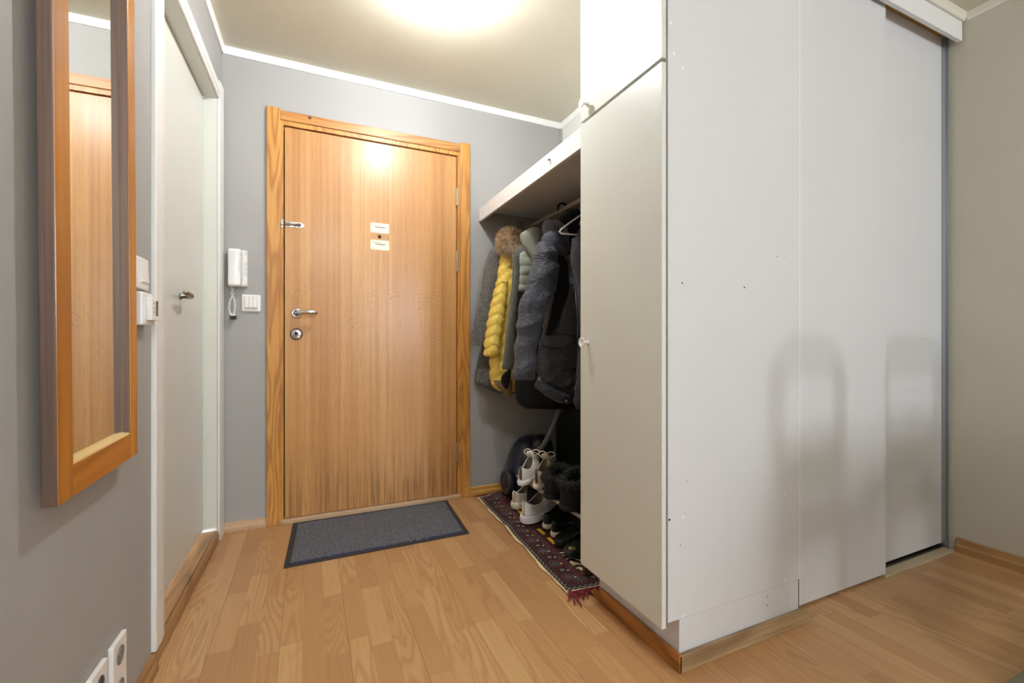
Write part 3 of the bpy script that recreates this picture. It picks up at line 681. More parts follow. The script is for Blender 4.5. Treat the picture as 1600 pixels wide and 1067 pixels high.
pl.rotation_euler = Vector((0, 1, 0)).to_track_quat('-Z', 'Z').to_euler()

# ------------------------------------------------------------------ garments
def crom(rows, t):
    n = len(rows)-1; k = min(int(t*n), n-1); f = t*n-k
    p = [rows[max(k-1, 0)], rows[k], rows[k+1], rows[min(k+2, n)]]
    out = []
    for a, b, c, d in zip(*p):
        out.append(.5*((2*b)+(c-a)*f+(2*a-5*b+4*c-d)*f*f+(3*b-a-3*c+d)*f**3))
    return out
def cloth(rows, y, hy, disp=None, nr=90, n=72, sq=.85, yb=0.):
    """closed padded garment volume: rows are (v, left, right, thickness factor) measured in the plane y"""
    rows = [tuple(r)+(1.,) if len(r) == 3 else tuple(r) for r in rows]
    rings = []
    for i in range(nr+1):
        t = i/nr; v, uL, uR, k = crom(rows, t)
        L, R = atY(uL, v, y), atY(uR, v, y)
        d = ray((uL+uR)/2, v); tn = d[0]/d[1]
        c = (L+R)/2; c.y += yb*t; e = (R-L); a0 = e.length/2; e.normalize()
        h = hy*max(k, .02); a = math.sqrt(max(a0*a0-(h*tn)**2, (a0*.35)**2))
        ring = []
        for q in range(n):
            th = 2*PI*q/n; cx = math.copysign(abs(math.cos(th))**sq, math.cos(th)); sx = math.copysign(abs(math.sin(th))**sq, math.sin(th))
            p = c+e*(a*cx)+Vector((0, h*sx, 0))
            nv = (e*math.cos(th)*min(h/a, 1)+Vector((0, math.sin(th), 0))).normalized() if h > 1e-4 else Vector((0, -1, 0))
            if disp: p = p+nv*disp(p, th, t)*min(1, k+.2)
            ring.append(p)
        rings.append(ring)
    mb = MB(); mb.loft(rings); return mb
def folds(amp, s=7., zs=2.2, sh=1.5, seed=0.):
    def f(p, th, t):
        q = Vector((p.x*s+p.z*sh+seed, p.y*s, p.z*zs+seed))
        r = noise.noise(q)*1.1+.5*abs(noise.noise(q*2.3))-.2+.25*noise.noise(q*5.)
        return amp*r
    return f
def crease(amp, seed=0.):
    """sharp slanting wrinkles over soft bulges"""
    def f(p, th, t):
        q = Vector((p.x*3.5+p.z*4.5+seed, p.y*4, p.z*11-p.x*6+seed))
        r = 1-abs(noise.noise(q))*3.2
        soft = noise.noise(Vector((p.x*7+seed, p.y*7, p.z*5)))
        m = .5+.5*noise.noise(Vector((p.z*3+seed*2, p.x*4, 0)))
        return amp*(max(r, -.4)*.6*m+soft*.55)
    return f
def puff(amp, per, slope=0., mid=PI*1.45, seed=0.):
    def f(p, th, t):
        ph = (p.z+slope*abs(math.sin((th-mid)))*.06)/per
        s = abs(math.sin(PI*ph))**.3
        return amp*(s-.6)+amp*.35*noise.noise(Vector((p.x*22, p.y*22, p.z*30+seed)))
    return f
m_tweed = fabric('grey_herringbone_wool', (124, 122, 117), .95, .1, 330., .6, (30, 29, 29), .95)
m_yel = fabric('yellow_nylon', (238, 208, 96), .42, .1, 700., .08, (222, 186, 76), .2, wr=.0018)
m_tan = fabric('tan_lining', (150, 124, 84), .8, .1, 500., .3, (104, 84, 56), .5)
m_olive = fabric('olive_softshell', (92, 94, 84), .7, .2, 800., .12, (74, 76, 68), .3, wr=.003)
m_sage = fabric('sage_quilted_nylon', (158, 162, 146), .5, .2, 600., .12, (132, 138, 122), .3)
m_sageh = fabric('sage_hood_cloth', (146, 148, 134), .7, .2, 800., .15, (126, 129, 116), .3)
m_navy = fabric('blue_grey_canvas', (64, 68, 79), .6, .15, 900., .18, (46, 49, 59), .4, wr=.006)
m_char = fabric('charcoal_canvas', (72, 73, 77), .6, .15, 900., .18, (50, 51, 55), .4, wr=.007)
m_blk = fabric('black_cloth', (9, 9, 10), .95, .0, 600., .3, (5, 5, 6), .5)
m_blk2 = fabric('black_quilted_cloth', (34, 35, 37), .75, .1, 600., .3, (22, 22, 24), .5)
m_ghood = fabric('grey_melange_lining', (134, 136, 140), .9, .2, 300., .4, (84, 86, 90), .8)
GR = 'coats hanging on the rail under the hat shelf'
def furmat(name, a, b, c):
    g = G(name); f = g.noise(g.obj(), 60., 2.); f2 = g.noise(g.obj(), 14., 2.)
    return g.done(g.ramp(g.math('MULTIPLY_ADD', f, .6, g.math('MULTIPLY', f2, .4)), [(.3, lin(a)), (.5, lin(b)), (.66, lin(c))]), .8, sheen=.2)
def strands(pts, L, n, spread=.5, w=.0012, droop=.3):
    """tapered hairs from (point, normal) samples"""
    mb = MB()
    for k in range(n):
        p, nn = pts[random.randrange(len(pts))]
        d = (nn+Vector((rnd(-1, 1), rnd(-1, 1), rnd(-1, 1)))*spread).normalized(); l = L*rnd(.6, 1.15)
        s = d.cross(Vector((rnd(-1, 1), rnd(-1, 1), rnd(-1, 1)))).normalized()*w
        m = p+d*l*.55; e = p+d*l+Vector((0, 0, -droop*l))
        mb.add([p-s, p+s, m+s*.8, m-s*.8, e], [(0, 1, 2, 3), (3, 2, 4)])
    return mb
# grey wool coat
t = thing('wool_coat', 'grey herringbone wool coat, farthest on the rail against the end wall', 'coat', (1.2, 2.5, 1.3), group=GR)
part('body', cloth([(370, 800, 842, .3), (384, 774, 850, .8), (400, 766, 852), (470, 761, 853), (540, 754, 853), (585, 746, 853), (600, 748, 853), (614, 775, 853, .7)], 2.51, .05, folds(.022, 8, 1.4, .6, 3.)), m_tweed, t, smooth=True)
part('sleeve', cloth([(384, 774, 796, .5), (396, 765, 796), (430, 755, 788), (470, 748, 780), (510, 740, 772), (535, 736, 765), (540, 736, 762, .9)], 2.46, .045, folds(.018, 10, 3., 1., 5.)), m_tweed, t, smooth=True)
part('collar', cloth([(378, 778, 798, .5), (388, 772, 800), (400, 770, 794), (416, 772, 786, .5)], 2.44, .018, folds(.005, 9, 4., 1., 9.), nr=30), m_tweed, t, smooth=True)
# yellow puffer
t = thing('puffer_jacket', 'mustard yellow quilted puffer jacket with a brown fur trimmed hood', 'jacket', (1.2, 2.36, 1.2), group=GR)
part('body', cloth([(380, 793, 836, .5), (392, 786, 842, .9), (410, 781, 845), (450, 776, 846), (490, 770, 846), (530, 768, 846), (570, 766, 846), (596, 767, 846), (606, 774, 846, .9), (611, 782, 840, .6)], 2.37, .055, puff(.015, .074, 1.6)), m_yel, t, smooth=True)
part('sleeve', cloth([(440, 776, 792, .7), (465, 770, 790), (500, 763, 786), (535, 758, 780), (552, 757, 777), (557, 759, 774, .7)], 2.34, .045, puff(.012, .058, .4, seed=4)), m_yel, t, smooth=True)
part('hem_lining', cloth([(594, 770, 800, .5), (604, 776, 801), (614, 786, 800), (620, 791, 799, .5)], 2.31, .012, folds(.004, 20), nr=24), m_tan, t, smooth=True, label='folded tan hem')
part('lining', cloth([(576, 795, 799, .6), (586, 785, 798), (596, 783, 796), (607, 789, 793, .5)], 2.294, .006, nr=16), m_blk, t, smooth=True, label='black lining showing at the hem')
c = atY(797, 378, 2.32); hood = MB(); rr = []
for i in range(17):
    ph = PI*i/16; rr.append([c+Vector((.056*math.sin(ph)*math.cos(a), .045*math.sin(ph)*math.sin(a), .066*math.cos(ph))) for a in [2*PI*k/20 for k in range(20)]])
hood.loft(rr); fm = furmat('tan_brown_fur', (110, 84, 60), (205, 172, 132), (250, 236, 210))
hp = part('hood', hood, fm, t, smooth=True)
pts = []
for k in range(900):
    v = Vector((rnd(-1, 1), rnd(-1, 1), rnd(-1, 1))); v.normalize(); pts.append((c+Vector((v.x*.056, v.y*.05, v.z*.062)), v))
part('fur_trim', strands(pts, .040, 7500, .5, .0009, .2), fm, hp, label='long brown and cream fur', kind='stuff')
# sage / olive jacket
t = thing('softshell_jacket', 'olive green jacket with a pale sage quilted front and sage hood', 'jacket', (1.2, 2.2, 1.2), group=GR)
part('body', cloth([(384, 808, 850, .5), (396, 803, 852), (430, 801, 856), (470, 797, 858), (510, 792, 858), (550, 787, 858), (570, 785, 858), (575, 786, 856, .8)], 2.22, .05, folds(.010, 8, 1.3, 2., 7.)), m_olive, t, smooth=True)
part('quilted_front', cloth([(390, 821, 838, .5), (400, 811, 838), (420, 810, 837), (440, 809, 834), (452, 808, 832), (456, 810, 830, .6)], 2.166, .018, puff(.008, .050, seed=2), nr=70), m_sage, t, smooth=True, label='pale quilted chest panels')
part('front_edge', cloth([(398, 801, 812, .7), (440, 800, 811), (500, 794, 806), (560, 787, 803), (574, 785, 802), (577, 787, 800, .8)], 2.165, .016, folds(.003, 9, 2.), nr=40), m_olive, t, smooth=True)
part('hood', cloth([(355, 829, 838, .3), (359, 821, 845, .7), (367, 813, 850), (380, 816, 850), (392, 823, 848), (404, 830, 842, .8), (411, 834, 838, .3)], 2.13, .03, folds(.008, 12, 4., 1., 3.), nr=44), m_sageh, t, smooth=True)
# black long coat behind the parka
t = thing('black_coat', 'plain black coat whose hem hangs below the blue-grey parka', 'coat', (1.2, 2.1, 1.1), group=GR)
part('body', cloth([(372, 858, 890, .5), (400, 848, 900), (470, 828, 902), (540, 812, 902), (590, 806, 902), (615, 806, 902), (630, 810, 902), (638, 822, 900, .8)], 2.10, .035, folds(.010, 8, 1.5)), m_blk, t, smooth=True)
part('hood', cloth([(327, 892, 904, .3), (333, 880, 908, .8), (342, 868, 908), (352, 856, 905), (366, 850, 900, .9), (374, 852, 892, .5)], 2.02, .035, folds(.008, 12, 4.), nr=40), m_blk2, t, smooth=True)
part('hood_lining', cloth([(344, 852, 872, .4), (350, 848, 880), (358, 847, 886), (368, 850, 889, .8), (372, 854, 886, .4)], 1.99, .02, folds(.008, 16, 6.), nr=30), m_ghood, t, smooth=True, label='grey melange hood lining')
# parka
t = thing('parka', 'large blue-grey and charcoal parka with a flap pocket, nearest full coat in view', 'jacket', (1.2, 1.95, 1.1), group=GR)
Y0 = 1.96
body = cloth([(372, 852, 884, .5), (384, 848, 894, .9), (405, 856, 900), (440, 860, 903), (490, 852, 905), (540, 845, 907), (585, 840, 906), (603, 840, 902), (618, 856, 898, .9), (629, 874, 893, .6)], Y0, .055, crease(.028, 1.))
pb = part('body', body, m_char, t, smooth=True)
part('sleeve', cloth([(378, 844, 862, .4), (388, 838, 868, .9), (410, 832, 871), (440, 824, 870), (470, 815, 858), (500, 809, 848), (540, 805, 839), (575, 802, 835), (586, 801, 834), (591, 803, 833, .8)], 1.885, .05, crease(.022, 2.), nr=140), m_navy, t, smooth=True, label='blue-grey sleeve')
part('cuff', cloth([(582, 801, 835, .8), (586, 800.5, 835.5), (591, 801, 835), (593, 803, 833, .7)], 1.885, .05, nr=14), m_navy, t, smooth=True)
part('collar', cloth([(361, 856, 880, .3), (366, 849, 889, .8), (375, 845, 892), (385, 848, 893), (395, 856, 892, .9), (401, 858, 888, .4)], 1.90, .035, folds(.010, 16, 9., 3., 4.), nr=50), m_navy, t, smooth=True)
part('lining', cloth([(399, 862, 882, .4), (408, 860, 888), (430, 862, 890), (455, 866, 889), (480, 862, 880), (510, 855, 869), (536, 848, 855, .6)], 1.893, .012, folds(.004, 10, 3.), nr=50), m_blk, t, smooth=True, label='black fleece lining in the open front')
part('front_panel', cloth([(398, 878, 892, .5), (415, 884, 897), (450, 888, 902), (490, 878, 905), (530, 870, 905), (560, 868, 905), (575, 866, 904, .4)], 1.893, .014, crease(.012, 6.), nr=60), m_char, t, smooth=True)
part('pocket_flap', cloth([(524, 852, 896, .6), (528, 845, 897), (536, 844, 896), (541, 853, 896), (543, 862, 894, .6)], 1.873, .010, nr=16), m_char, t, bevel=0, smooth=True)
part('pocket', cloth([(541, 846, 896, .7), (560, 843, 898), (590, 843, 896), (604, 852, 894, .7)], 1.892, .014, crease(.026, 8.), nr=40), m_char, t, smooth=True)
part('placket', cloth([(398, 888, 896, .7), (440, 897, 905), (500, 901, 911), (560, 902, 912), (595, 900, 911), (609, 896, 906, .8)], 1.868, .010, folds(.006, 20, 12.), nr=60), m_char, t, smooth=True)
hm = MB(); hm.tube([atY(u, v, 1.885) for u, v in ((839, 599), (850, 606), (862, 613), (875, 620), (889, 625))], [.022, .025, .026, .026, .022], 16)
part('hem_band', hm, m_navy, t, smooth=True, label='lighter padded hem band')
for pl_, yy in ((((846, 541), (862, 544), (896, 541)), 1.861), (((852, 521), (875, 522), (897, 525)), 1.868), (((842, 590), (860, 599), (892, 615)), 1.872), (((897, 525), (897, 541)), 1.861)):
    q = [Vector(crom([tuple(atY(u, v, yy)) for u, v in pl_], i/12.)) for i in range(13)]; part('seam', MB().tube(q, .0016, 6), m_blk, t, smooth=True)
zp = MB().tube([atY(u, v, 1.852) for u, v in ((899, 455), (902, 500), (903, 545), (901, 580), (897.5, 597))], .0016, 6)
part('zip', zp, m_steel, t, smooth=True)
for u, v, y in ((858, 395.5, 1.86), (885, 626, 1.855), (842.5, 593, 1.885)):
    p = atY(u, v, y); part('snap', MB().lathe(p, (-.3, -1, .1), [(0, .0065), (.003, .0055), (.003, .003), (.0015, 0)], 16), m_chrome, t, smooth=True)
p = atY(843, 592, 1.868); part('brand_tag', MB().box(p.x-.006, p.x+.006, p.y-.0008, p.y+.0008, p.z-.009, p.z+.009), m_plastg, t, label='tiny grey fabric tag')
# black jackets next to the cabinet
t = thing('black_jacket', 'black padded jacket, nearest the white cabinet on the rail', 'jacket', (1.25, 1.72, 1.1), group=GR)
part('body', cloth([(338, 916, 936, .3), (352, 908, 938, .5), (366, 902, 940, .6), (385, 897, 948), (450, 903, 950), (520, 908, 950), (580, 903, 950), (625, 898, 950), (640, 902, 948, .8)], 1.75, .05, puff(.008, .07, seed=3)), m_blk2, t, smooth=True)
part('sleeve', cloth([(372, 894, 910, .5), (400, 893, 914), (470, 904, 922), (560, 906, 924), (600, 905, 922, .8)], 1.68, .035, folds(.010, 12, 8.), nr=60), m_blk2, t, smooth=True)
part('hanging_loop', MB().tube([(RX+.016*math.cos(a), 1.70, RZ+.016*math.sin(a)-.001) for a in [PI*1.3-PI*1.6*i/12 for i in range(13)]]+[(RX, 1.71, 1.60), (RX, 1.74, 1.50)], .0032, 8), m_blk, t, smooth=True)
# hangers
def hook(y, r=.026, wire=.0028):
    return [(RX+r*math.cos(a), y, RZ+.0125+wire-r*.0+(r*math.sin(a))-.014) for a in [PI*1.12-PI*1.15*i/16 for i in range(17)]]+[(RX+.006, y, RZ-.045), (RX, y, RZ-.07)]
for i, (nm, lab, y, m, wire, r) in enumerate((('coat_hanger', 'black coat hanger whose thick hook loops over the rail', 2.075, m_blackp, .006, .030), ('coat_hanger', 'white plastic coat hanger, empty, beside the white cabinet', 1.79, m_plast, .0042, .022))):
    t = thing(nm, lab, 'hanger', (RX, y, RZ), group='hangers on the rail')
    part('hook', MB().tube(hook(y, r, wire), wire, 10), m, t, smooth=True)
    b = MB(); z = RZ-.07
    if i: pts = [(RX, y, z), (RX-.06, y, z-.032), (RX-.135, y, z-.085), (RX-.178, y, z-.118), (RX-.186, y, z-.130), (RX-.178, y, z-.137), (RX-.16, y, z-.137), (RX+.16, y, z-.130), (RX+.186, y, z-.130), (RX+.178, y, z-.118), (RX+.06, y, z-.032)]
    else: pts = [(RX, y, z), (RX-.05, y, z-.03), (RX-.11, y, z-.08), (RX-.12, y, z-.10), (RX+.12, y, z-.10), (RX+.11, y, z-.08), (RX+.05, y, z-.03)]
    b.tube(pts, wire, 10, closed=True); part('bar', b, m, t, smooth=True)

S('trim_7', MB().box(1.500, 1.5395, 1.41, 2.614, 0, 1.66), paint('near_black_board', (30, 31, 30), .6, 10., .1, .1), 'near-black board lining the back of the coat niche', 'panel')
# ------------------------------------------------------------------ vacuum cleaner
def atZ(u, v, z):
    d = ray(u, v); k = (z-H)/d[2]; return Vector((k*d[0], k*d[1], z))
m_navyp = paint('navy_plastic', (24, 32, 54), .3, 20., .08, .05)
m_dkp = paint('dark_grey_plastic', (40, 40, 42), .4, 20., .08, .1)
m_hose = paint('grey_hose', (96, 96, 94), .4, 20., .05, .1)
t = thing('vacuum_cleaner', 'dark blue canister vacuum cleaner standing upright in the corner behind the shoes', 'vacuum cleaner', (1.22, 2.38, .01))
rings = []
for z, ax, ay, cx in ((.030, .085, .07, 1.205), (.04, .105, .09, 1.205), (.10, .125, .105, 1.21), (.18, .128, .108, 1.215), (.26, .118, .10, 1.222), (.32, .102, .088, 1.235), (.352, .080, .07, 1.245), (.368, .050, .045, 1.25), (.372, .02, .02, 1.25)):
    rings.append([(cx+ax*math.copysign(abs(math.cos(a))**.7, math.cos(a)), 2.455+ay*math.copysign(abs(math.sin(a))**.7, math.sin(a)), z) for a in [2*PI*k/40 for k in range(40)]])
part('body', MB().loft(rings), m_navyp, t, smooth=True)
rings = []
for z, ax, ay, cx in ((.20, .05, .03, 1.25), (.22, .075, .04, 1.25), (.30, .075, .045, 1.262), (.35, .058, .04, 1.268), (.385, .035, .03, 1.268)):
    rings.append([(cx+ax*math.copysign(abs(math.cos(a))**.7, math.cos(a)), 2.375+ay*math.copysign(abs(math.sin(a))**.7, math.sin(a)), z) for a in [2*PI*k/32 for k in range(32)]])
part('lid', MB().loft(rings), m_blackp, t, smooth=True, label='black lid panel')
wc = atX(794, 752, 1.07)
for k, xx in enumerate((1.068, 1.335)):
    wh = part('wheel', MB().lathe((xx, wc.y, .112), (-1 if k == 0 else 1, 0, 0), [(-.012, .066), (-.006, .071), (.014, .072), (.020, .067), (.022, .058), (.018, .052), (.018, .02), (.022, .018), (.022, 0)], 40), m_dkp, t, smooth=True)
hc = atY(838, 706, 2.32)
part('hose_collar', MB().lathe(hc, (.5, -.5, .55), [(-.03, .026), (.0, .026), (.004, .029), (.012, .029), (.016, .026), (.03, .022), (.03, .015)], 28), m_blackp, t, smooth=True)
hp = [hc, hc+Vector((.012, -.008, .018)), atY(846, 700, 2.25), atY(856, 684, 2.24), atY(866, 662, 2.24), atY(873, 644, 2.24), atY(879, 626, 2.24), atY(886, 596, 2.24), atY(892, 560, 2.24)]
fine = []
for i in range(60):
    q = crom([tuple(x) for x in hp], i/59.); fine.append(Vector(q))
part('hose', MB().tube(fine, [.0155+.0012*(i % 2) for i in range(60)], 16), m_hose, t, smooth=True)
# ------------------------------------------------------------------ shoe rack
RZT = .238
t = thing('shoe_rack', 'low two-level shoe rack with dark wooden end boards and metal front rail', 'rack', (1.13, 1.83, .008))
part('end_board', MB().box(1.0, 1.27, 1.512, 1.530, .014, .235), m_rackw, t, bevel=.002)
part('end_board', MB().box(1.07, 1.27, 2.172, 2.188, .014, .235), m_blackp, t, bevel=.002)
for x in (1.008, 1.065, 1.125, 1.185, 1.255): part('rail', MB().cyl((x, 1.5305, .229), (x, 2.1715, .229), .0075, n=14), m_railw, t, smooth=True)
# ------------------------------------------------------------------ shoes
def foot(th, xt, xh, hw):
    c, s = math.cos(th), math.sin(th)
    xc = (xt+xh)/2; ax = (xt-xh)/2
    wv = 1+.10*c-.10*math.exp(-((c+.15)/.35)**2)
    return xc+ax*math.copysign(abs(c)**.85, c), hw*wv*math.copysign(abs(s)**.8, s)
NT = 48
TS = [2*PI*k/NT for k in range(NT)]
def shoe(name, label, mats, heel, ang, L=.275, W=.098, z0=.026, rim=(.088, .066, .104), flare=.004, group=None, laces=True, tab=None, fur=0., bow=True, toe_x=.56, mirror=1, tongue=True, base_z=0.):
    up_m, sole_m, lin_m, lace_m = mats
    fr = Matrix.Translation(heel) @ Matrix.Rotation(math.radians(ang), 4, 'Z') @ Matrix.Translation((0, 0, 0))
    t = thing(name, label, 'shoe' if not fur else 'boot', (0, 0, 0), fr, 'shoes on the rack and the rug')
    hw = W/2
    so = MB(); rg = []
    for z, e in ((0, -.006), (.002, -.001), (z0*.35, flare*.8), (z0*.7, flare), (z0*.95, flare*.4), (z0+.001, -.004)):
        rg.append([(*foot(a, L+e, -e, hw+e), z+(.008*max(0, math.cos(a))**6*(1-z/z0*.4))) for a in TS])
    if z0 > .03:
        rg = [[(*foot(a, L+e, -e, hw+e), z+(.008*max(0, math.cos(a))**6*(1-z/z0*.4))) for a in TS] for z, e in ((0, -.006), (.002, 0), (.009, .007), (.014, .003), (.016, .004), (.023, .009), (.028, .004), (.030, .005), (z0-.003, .006), (z0+.001, -.004))]
    so.loft(rg); part('sole', so, sole_m, t, smooth=True)
    def rimz(a):
        c = math.cos(a); h, an, f = rim
        return an+(f-an)*max(0, c)**1.6+(h-an)*max(0, -c)**1.6
    def lev(k, off=0.):
        out = []
        xt = lerp(L-.004, L*toe_x, k**1.25); xh = lerp(.004, .010, k)-.006*math.sin(PI*k)
        w = lerp(hw-.003, hw*(.66 if not fur else .86), k**.9)
        for a in TS:
            x, y = foot(a, xt-off, xh+off, max(w-off, .004)); z = z0+(rimz(a)-z0)*(math.sin(k*PI/2)**.85)
            out.append((x, y, z-off*.2))
        return out
    ks = [i/14. for i in range(15)]
    ub = MB(); rg = [lev(k) for k in ks]
    ub.loft(rg, True, False)
    n = len(ub.v)
    inner = [lev(1, .004)]+[[(x, y, lerp(z, z0+.006, q)) for x, y, z in lev(1, .006)] for q in (.3, .7, 1.)]
    ub.loft([rg[-1], inner[0]], False, False)
    part('upper', ub, up_m, t, smooth=True)
    lb = MB(); lb.loft([[(x, y, z-.001) for x, y, z in r] for r in inner], False, True)
    part('lining', lb, lin_m, t, smooth=True)
    def vamp(k, y=0.): 
        x = lerp(L-.004, L*toe_x, k**1.25); z = z0+(rim[2]-z0)*(math.sin(k*PI/2)**.85); return Vector((x, y, z))
    if tongue:
        tg = MB(); p0, p1 = vamp(.6), vamp(1.); p2 = p1+Vector((-.022, 0, .028))
        for a, b in (((p0, .016), (p1, .020)), ((p1, .020), (p2, .019))): pass
        tg.loft([[p+Vector((0, -w_, .0)), p+Vector((0, 0, .006)), p+Vector((0, w_, .0)), p+Vector((-.004, w_*.9, -.004)), p+Vector((-.004, 0, .001)), p+Vector((-.004, -w_*.9, -.004))] for p, w_ in ((p0, .015), (p1, .021), ((p1+p2)/2, .021), (p2, .017))])
        part('tongue', tg, up_m, t, smooth=True)
    if laces:
        lc = MB()
        for k in (.45, .58, .71, .84, .97):
            p = vamp(k); lc.tube([p+Vector((.002, -.022, -.003)), p+Vector((0, -.012, .005)), p+Vector((-.002, 0, .0075)), p+Vector((0, .012, .005)), p+Vector((.002, .022, -.003))], .0028, 6)
        if bow:
            q = vamp(.97)+Vector((-.002, 0, .012))
            for sg in (-1, 1):
                lc.tube([q+Vector((.020*math.sin(a)*.8+.012*(1-math.cos(a))*.5, sg*.026*(1-math.cos(a))*.8, .010*math.sin(a)+.008)) for a in [2*PI*i/14 for i in range(15)]], .0026, 6)
                lc.tube([q, q+Vector((.012, sg*.012, .006)), q+Vector((.03, sg*.026, -.004)), q+Vector((.045, sg*.040, -.022))], .0026, 6)
        part('laces', lc, lace_m, t, smooth=True)
    if tab:
        hz_ = rimz(PI)
        part('heel_tab', MB().tube([(.004, 0, z0+.008), (-.003, 0, z0+.024), (-.001, 0, hz_-.016), (-.004, 0, hz_), (.004, 0, hz_+.008)], [.006, .0075, .008, .007, .005], 10), tab, t, smooth=True, label='contrasting heel strip')
    if fur:
        top = lev(1.); ctr = Vector((sum(p[0] for p in top)/NT, 0, 0)); tor = MB()
        cuff = [Vector(p) for p in top]
        tor.tube(cuff, fur*.75, 12, closed=True)
        cp = part('fur_cuff', tor, fur_m, t, smooth=True, label='black fluffy cuff')
        pts = []
        for k in range(1200):
            p = cuff[random.randrange(NT)]; v = Vector((rnd(-1, 1), rnd(-1, 1), rnd(-.8, 1))).normalized(); pts.append((p+v*fur*.75, v))
        for k in range(900):
            i = random.randrange(NT); j = random.randrange(7, 15); p = Vector(rg[j][i]); v = Vector((p.x-ctr.x, p.y*1.5, .01)).normalized(); pts.append((p, v))
        part('fur', strands(pts, .017, 6500, .9, .0007, .1), fur_m, cp, kind='stuff')
    return t
fur_m = furmat('black_fur', (7, 7, 6), (16, 17, 15), (46, 48, 40))
ms_boot = fabric('black_suede_boot', (20, 20, 18), .95, .0, 300., .4, (10, 10, 9), .6)
ms_white = fabric('white_mesh_shoe', (252, 250, 248), .6, .1, 500., .12, (246, 244, 240), .3)
ms_cream = fabric('cream_suede_shoe', (240, 230, 208), .7, .2, 500., .2, (222, 208, 182), .4)
ms_foam = paint('cream_foam_sole', (232, 224, 204), .6, 60., .05, .2)
ms_foamw = paint('white_foam_sole', (238, 238, 238), .55, 60., .04, .2)
ms_blk = fabric('black_leather_shoe', (34, 36, 34), .4, .05, 200., .25, (20, 21, 20), .4)
ms_grn = paint('grey_green_rubber', (54, 58, 52), .5, 50., .12, .3, 300.)
ms_tan = fabric('khaki_lining', (122, 112, 88), .85, .1, 400., .2, (84, 76, 58), .5)
ms_lace = fabric('cream_lace', (232, 224, 200), .8, .1, 900., .2, (206, 196, 170), .4)
ms_tab = fabric('grey_heel_strip', (96, 86, 82), .7, .1, 400., .2)
zt = .2385
def hp_(u, v, z): return atZ(u, v, z)
sneak = 'sneakers on the shoe rack'
A = (ms_white, ms_foamw, ms_tan, ms_lace)
shoe('sneaker', 'white sneaker with a grey heel strip, far left of the top row', A, hp_(813.5, 760, zt), 44, L=.27, W=.078, rim=(.088, .070, .112), tab=ms_tab)
shoe('sneaker', 'cream sneaker with a grey heel strip, second in the top row beside the fluffy boots', (ms_cream, ms_foam, ms_tan, ms_lace), hp_(838, 765, zt), 44, L=.27, W=.078, rim=(.088, .070, .112), tab=ms_tab)
shoe('ankle_boot', 'black fluffy ankle boot beside the cream sneaker on the top row', (ms_boot, m_blk, m_blk, m_blk), hp_(858, 781, zt), 38, L=.25, W=.112, z0=.020, rim=(.092, .088, .115), laces=False, fur=.017, toe_x=.60, tongue=False)
shoe('ankle_boot', 'black fluffy ankle boot nearest the white cabinet on the top row', (ms_boot, m_blk, m_blk, m_blk), hp_(884, 800, zt), 34, L=.25, W=.126, z0=.020, rim=(.112, .108, .140), laces=False, fur=.018, toe_x=.62, tongue=False)
zr = .0135
shoe('sneaker', 'beige chunky sneaker on the rug, farthest of the bottom row', (ms_cream, ms_foam, ms_tan, ms_lace), hp_(803, 796, zr), 30, L=.28, W=.100, z0=.036, rim=(.094, .076, .108), flare=.008, tab=ms_foam)
shoe('sneaker', 'white chunky thick-soled sneaker on the rug, in front of the beige one', (ms_white, ms_foamw, ms_tan, ms_lace), hp_(818, 819, zr), 26, L=.285, W=.110, z0=.040, rim=(.110, .086, .124), flare=.010, tab=ms_foam)
shoe('low_sneaker', 'black leather sneaker with cream sole on the rug, touching the white chunky sneaker', (ms_blk, ms_foam, m_blk, m_blk), hp_(851, 827, zr), 28, L=.27, W=.080, z0=.024, rim=(.074, .062, .085))
shoe('low_sneaker', 'black leather sneaker with cream sole on the rug, beside the slide sandals', (ms_blk, ms_foam, m_blk, m_blk), hp_(864, 840, zr), 28, L=.27, W=.080, z0=.024, rim=(.074, .062, .085))
def slide(label, heel, ang, worn):
    fr = Matrix.Translation(heel) @ Matrix.Rotation(math.radians(ang), 4, 'Z')
    t = thing('slide_sandal', label, 'sandal', (0, 0, 0), fr, 'shoes on the rack and the rug')
    L, hw = .27, .046; rg = []
    for z, e in ((0, -.004), (.002, 0), (.018, .001), (.026, 0), (.028, -.003), (.0245, -.008), (.023, -.02)):
        rg.append([(*foot(a, L+e, -e, hw+e), z+.004*max(0, -math.cos(a))) for a in TS])
    fb = part('footbed', MB().loft(rg), ms_grn, t, smooth=True)
    sb = MB(); rg = []
    for i in range(13):
        x = lerp(L*.48, L*.80, i/12.); r = []
        for j in range(17):
            a = PI*j/16; r.append((x+.008*math.sin(a), (hw+.004)*math.cos(a), .012+.052*math.sin(a)**.8))
        r += [(p[0], p[1]*.93, p[2]-.004) for p in reversed(r)]
        rg.append(r)
    part('strap', sb.loft(rg), ms_grn, t, smooth=True)
    if worn:
        wp = MB(); rg = []
        for q in (1., .6, .2): rg.append([(.040+.028*q*math.cos(a)*(1+.15*math.sin(3*a)), .018*q*math.sin(a)*(1+.2*math.cos(4*a)), .0262+.0012*(1-q)) for a in [2*PI*k/28 for k in range(28)]])
        part('worn_print', wp.loft(rg), paint('worn_cream_print', (196, 186, 140), .7, 200., .4, .2), t, smooth=True, label='worn cream print on the heel')
    return t
slide('dark green-grey slide sandal with plain heel, on the rug', hp_(871, 854, zr), 28, False)
slide('dark green-grey slide sandal with a worn cream mark on its heel', hp_(886, 872, zr), 28, True)
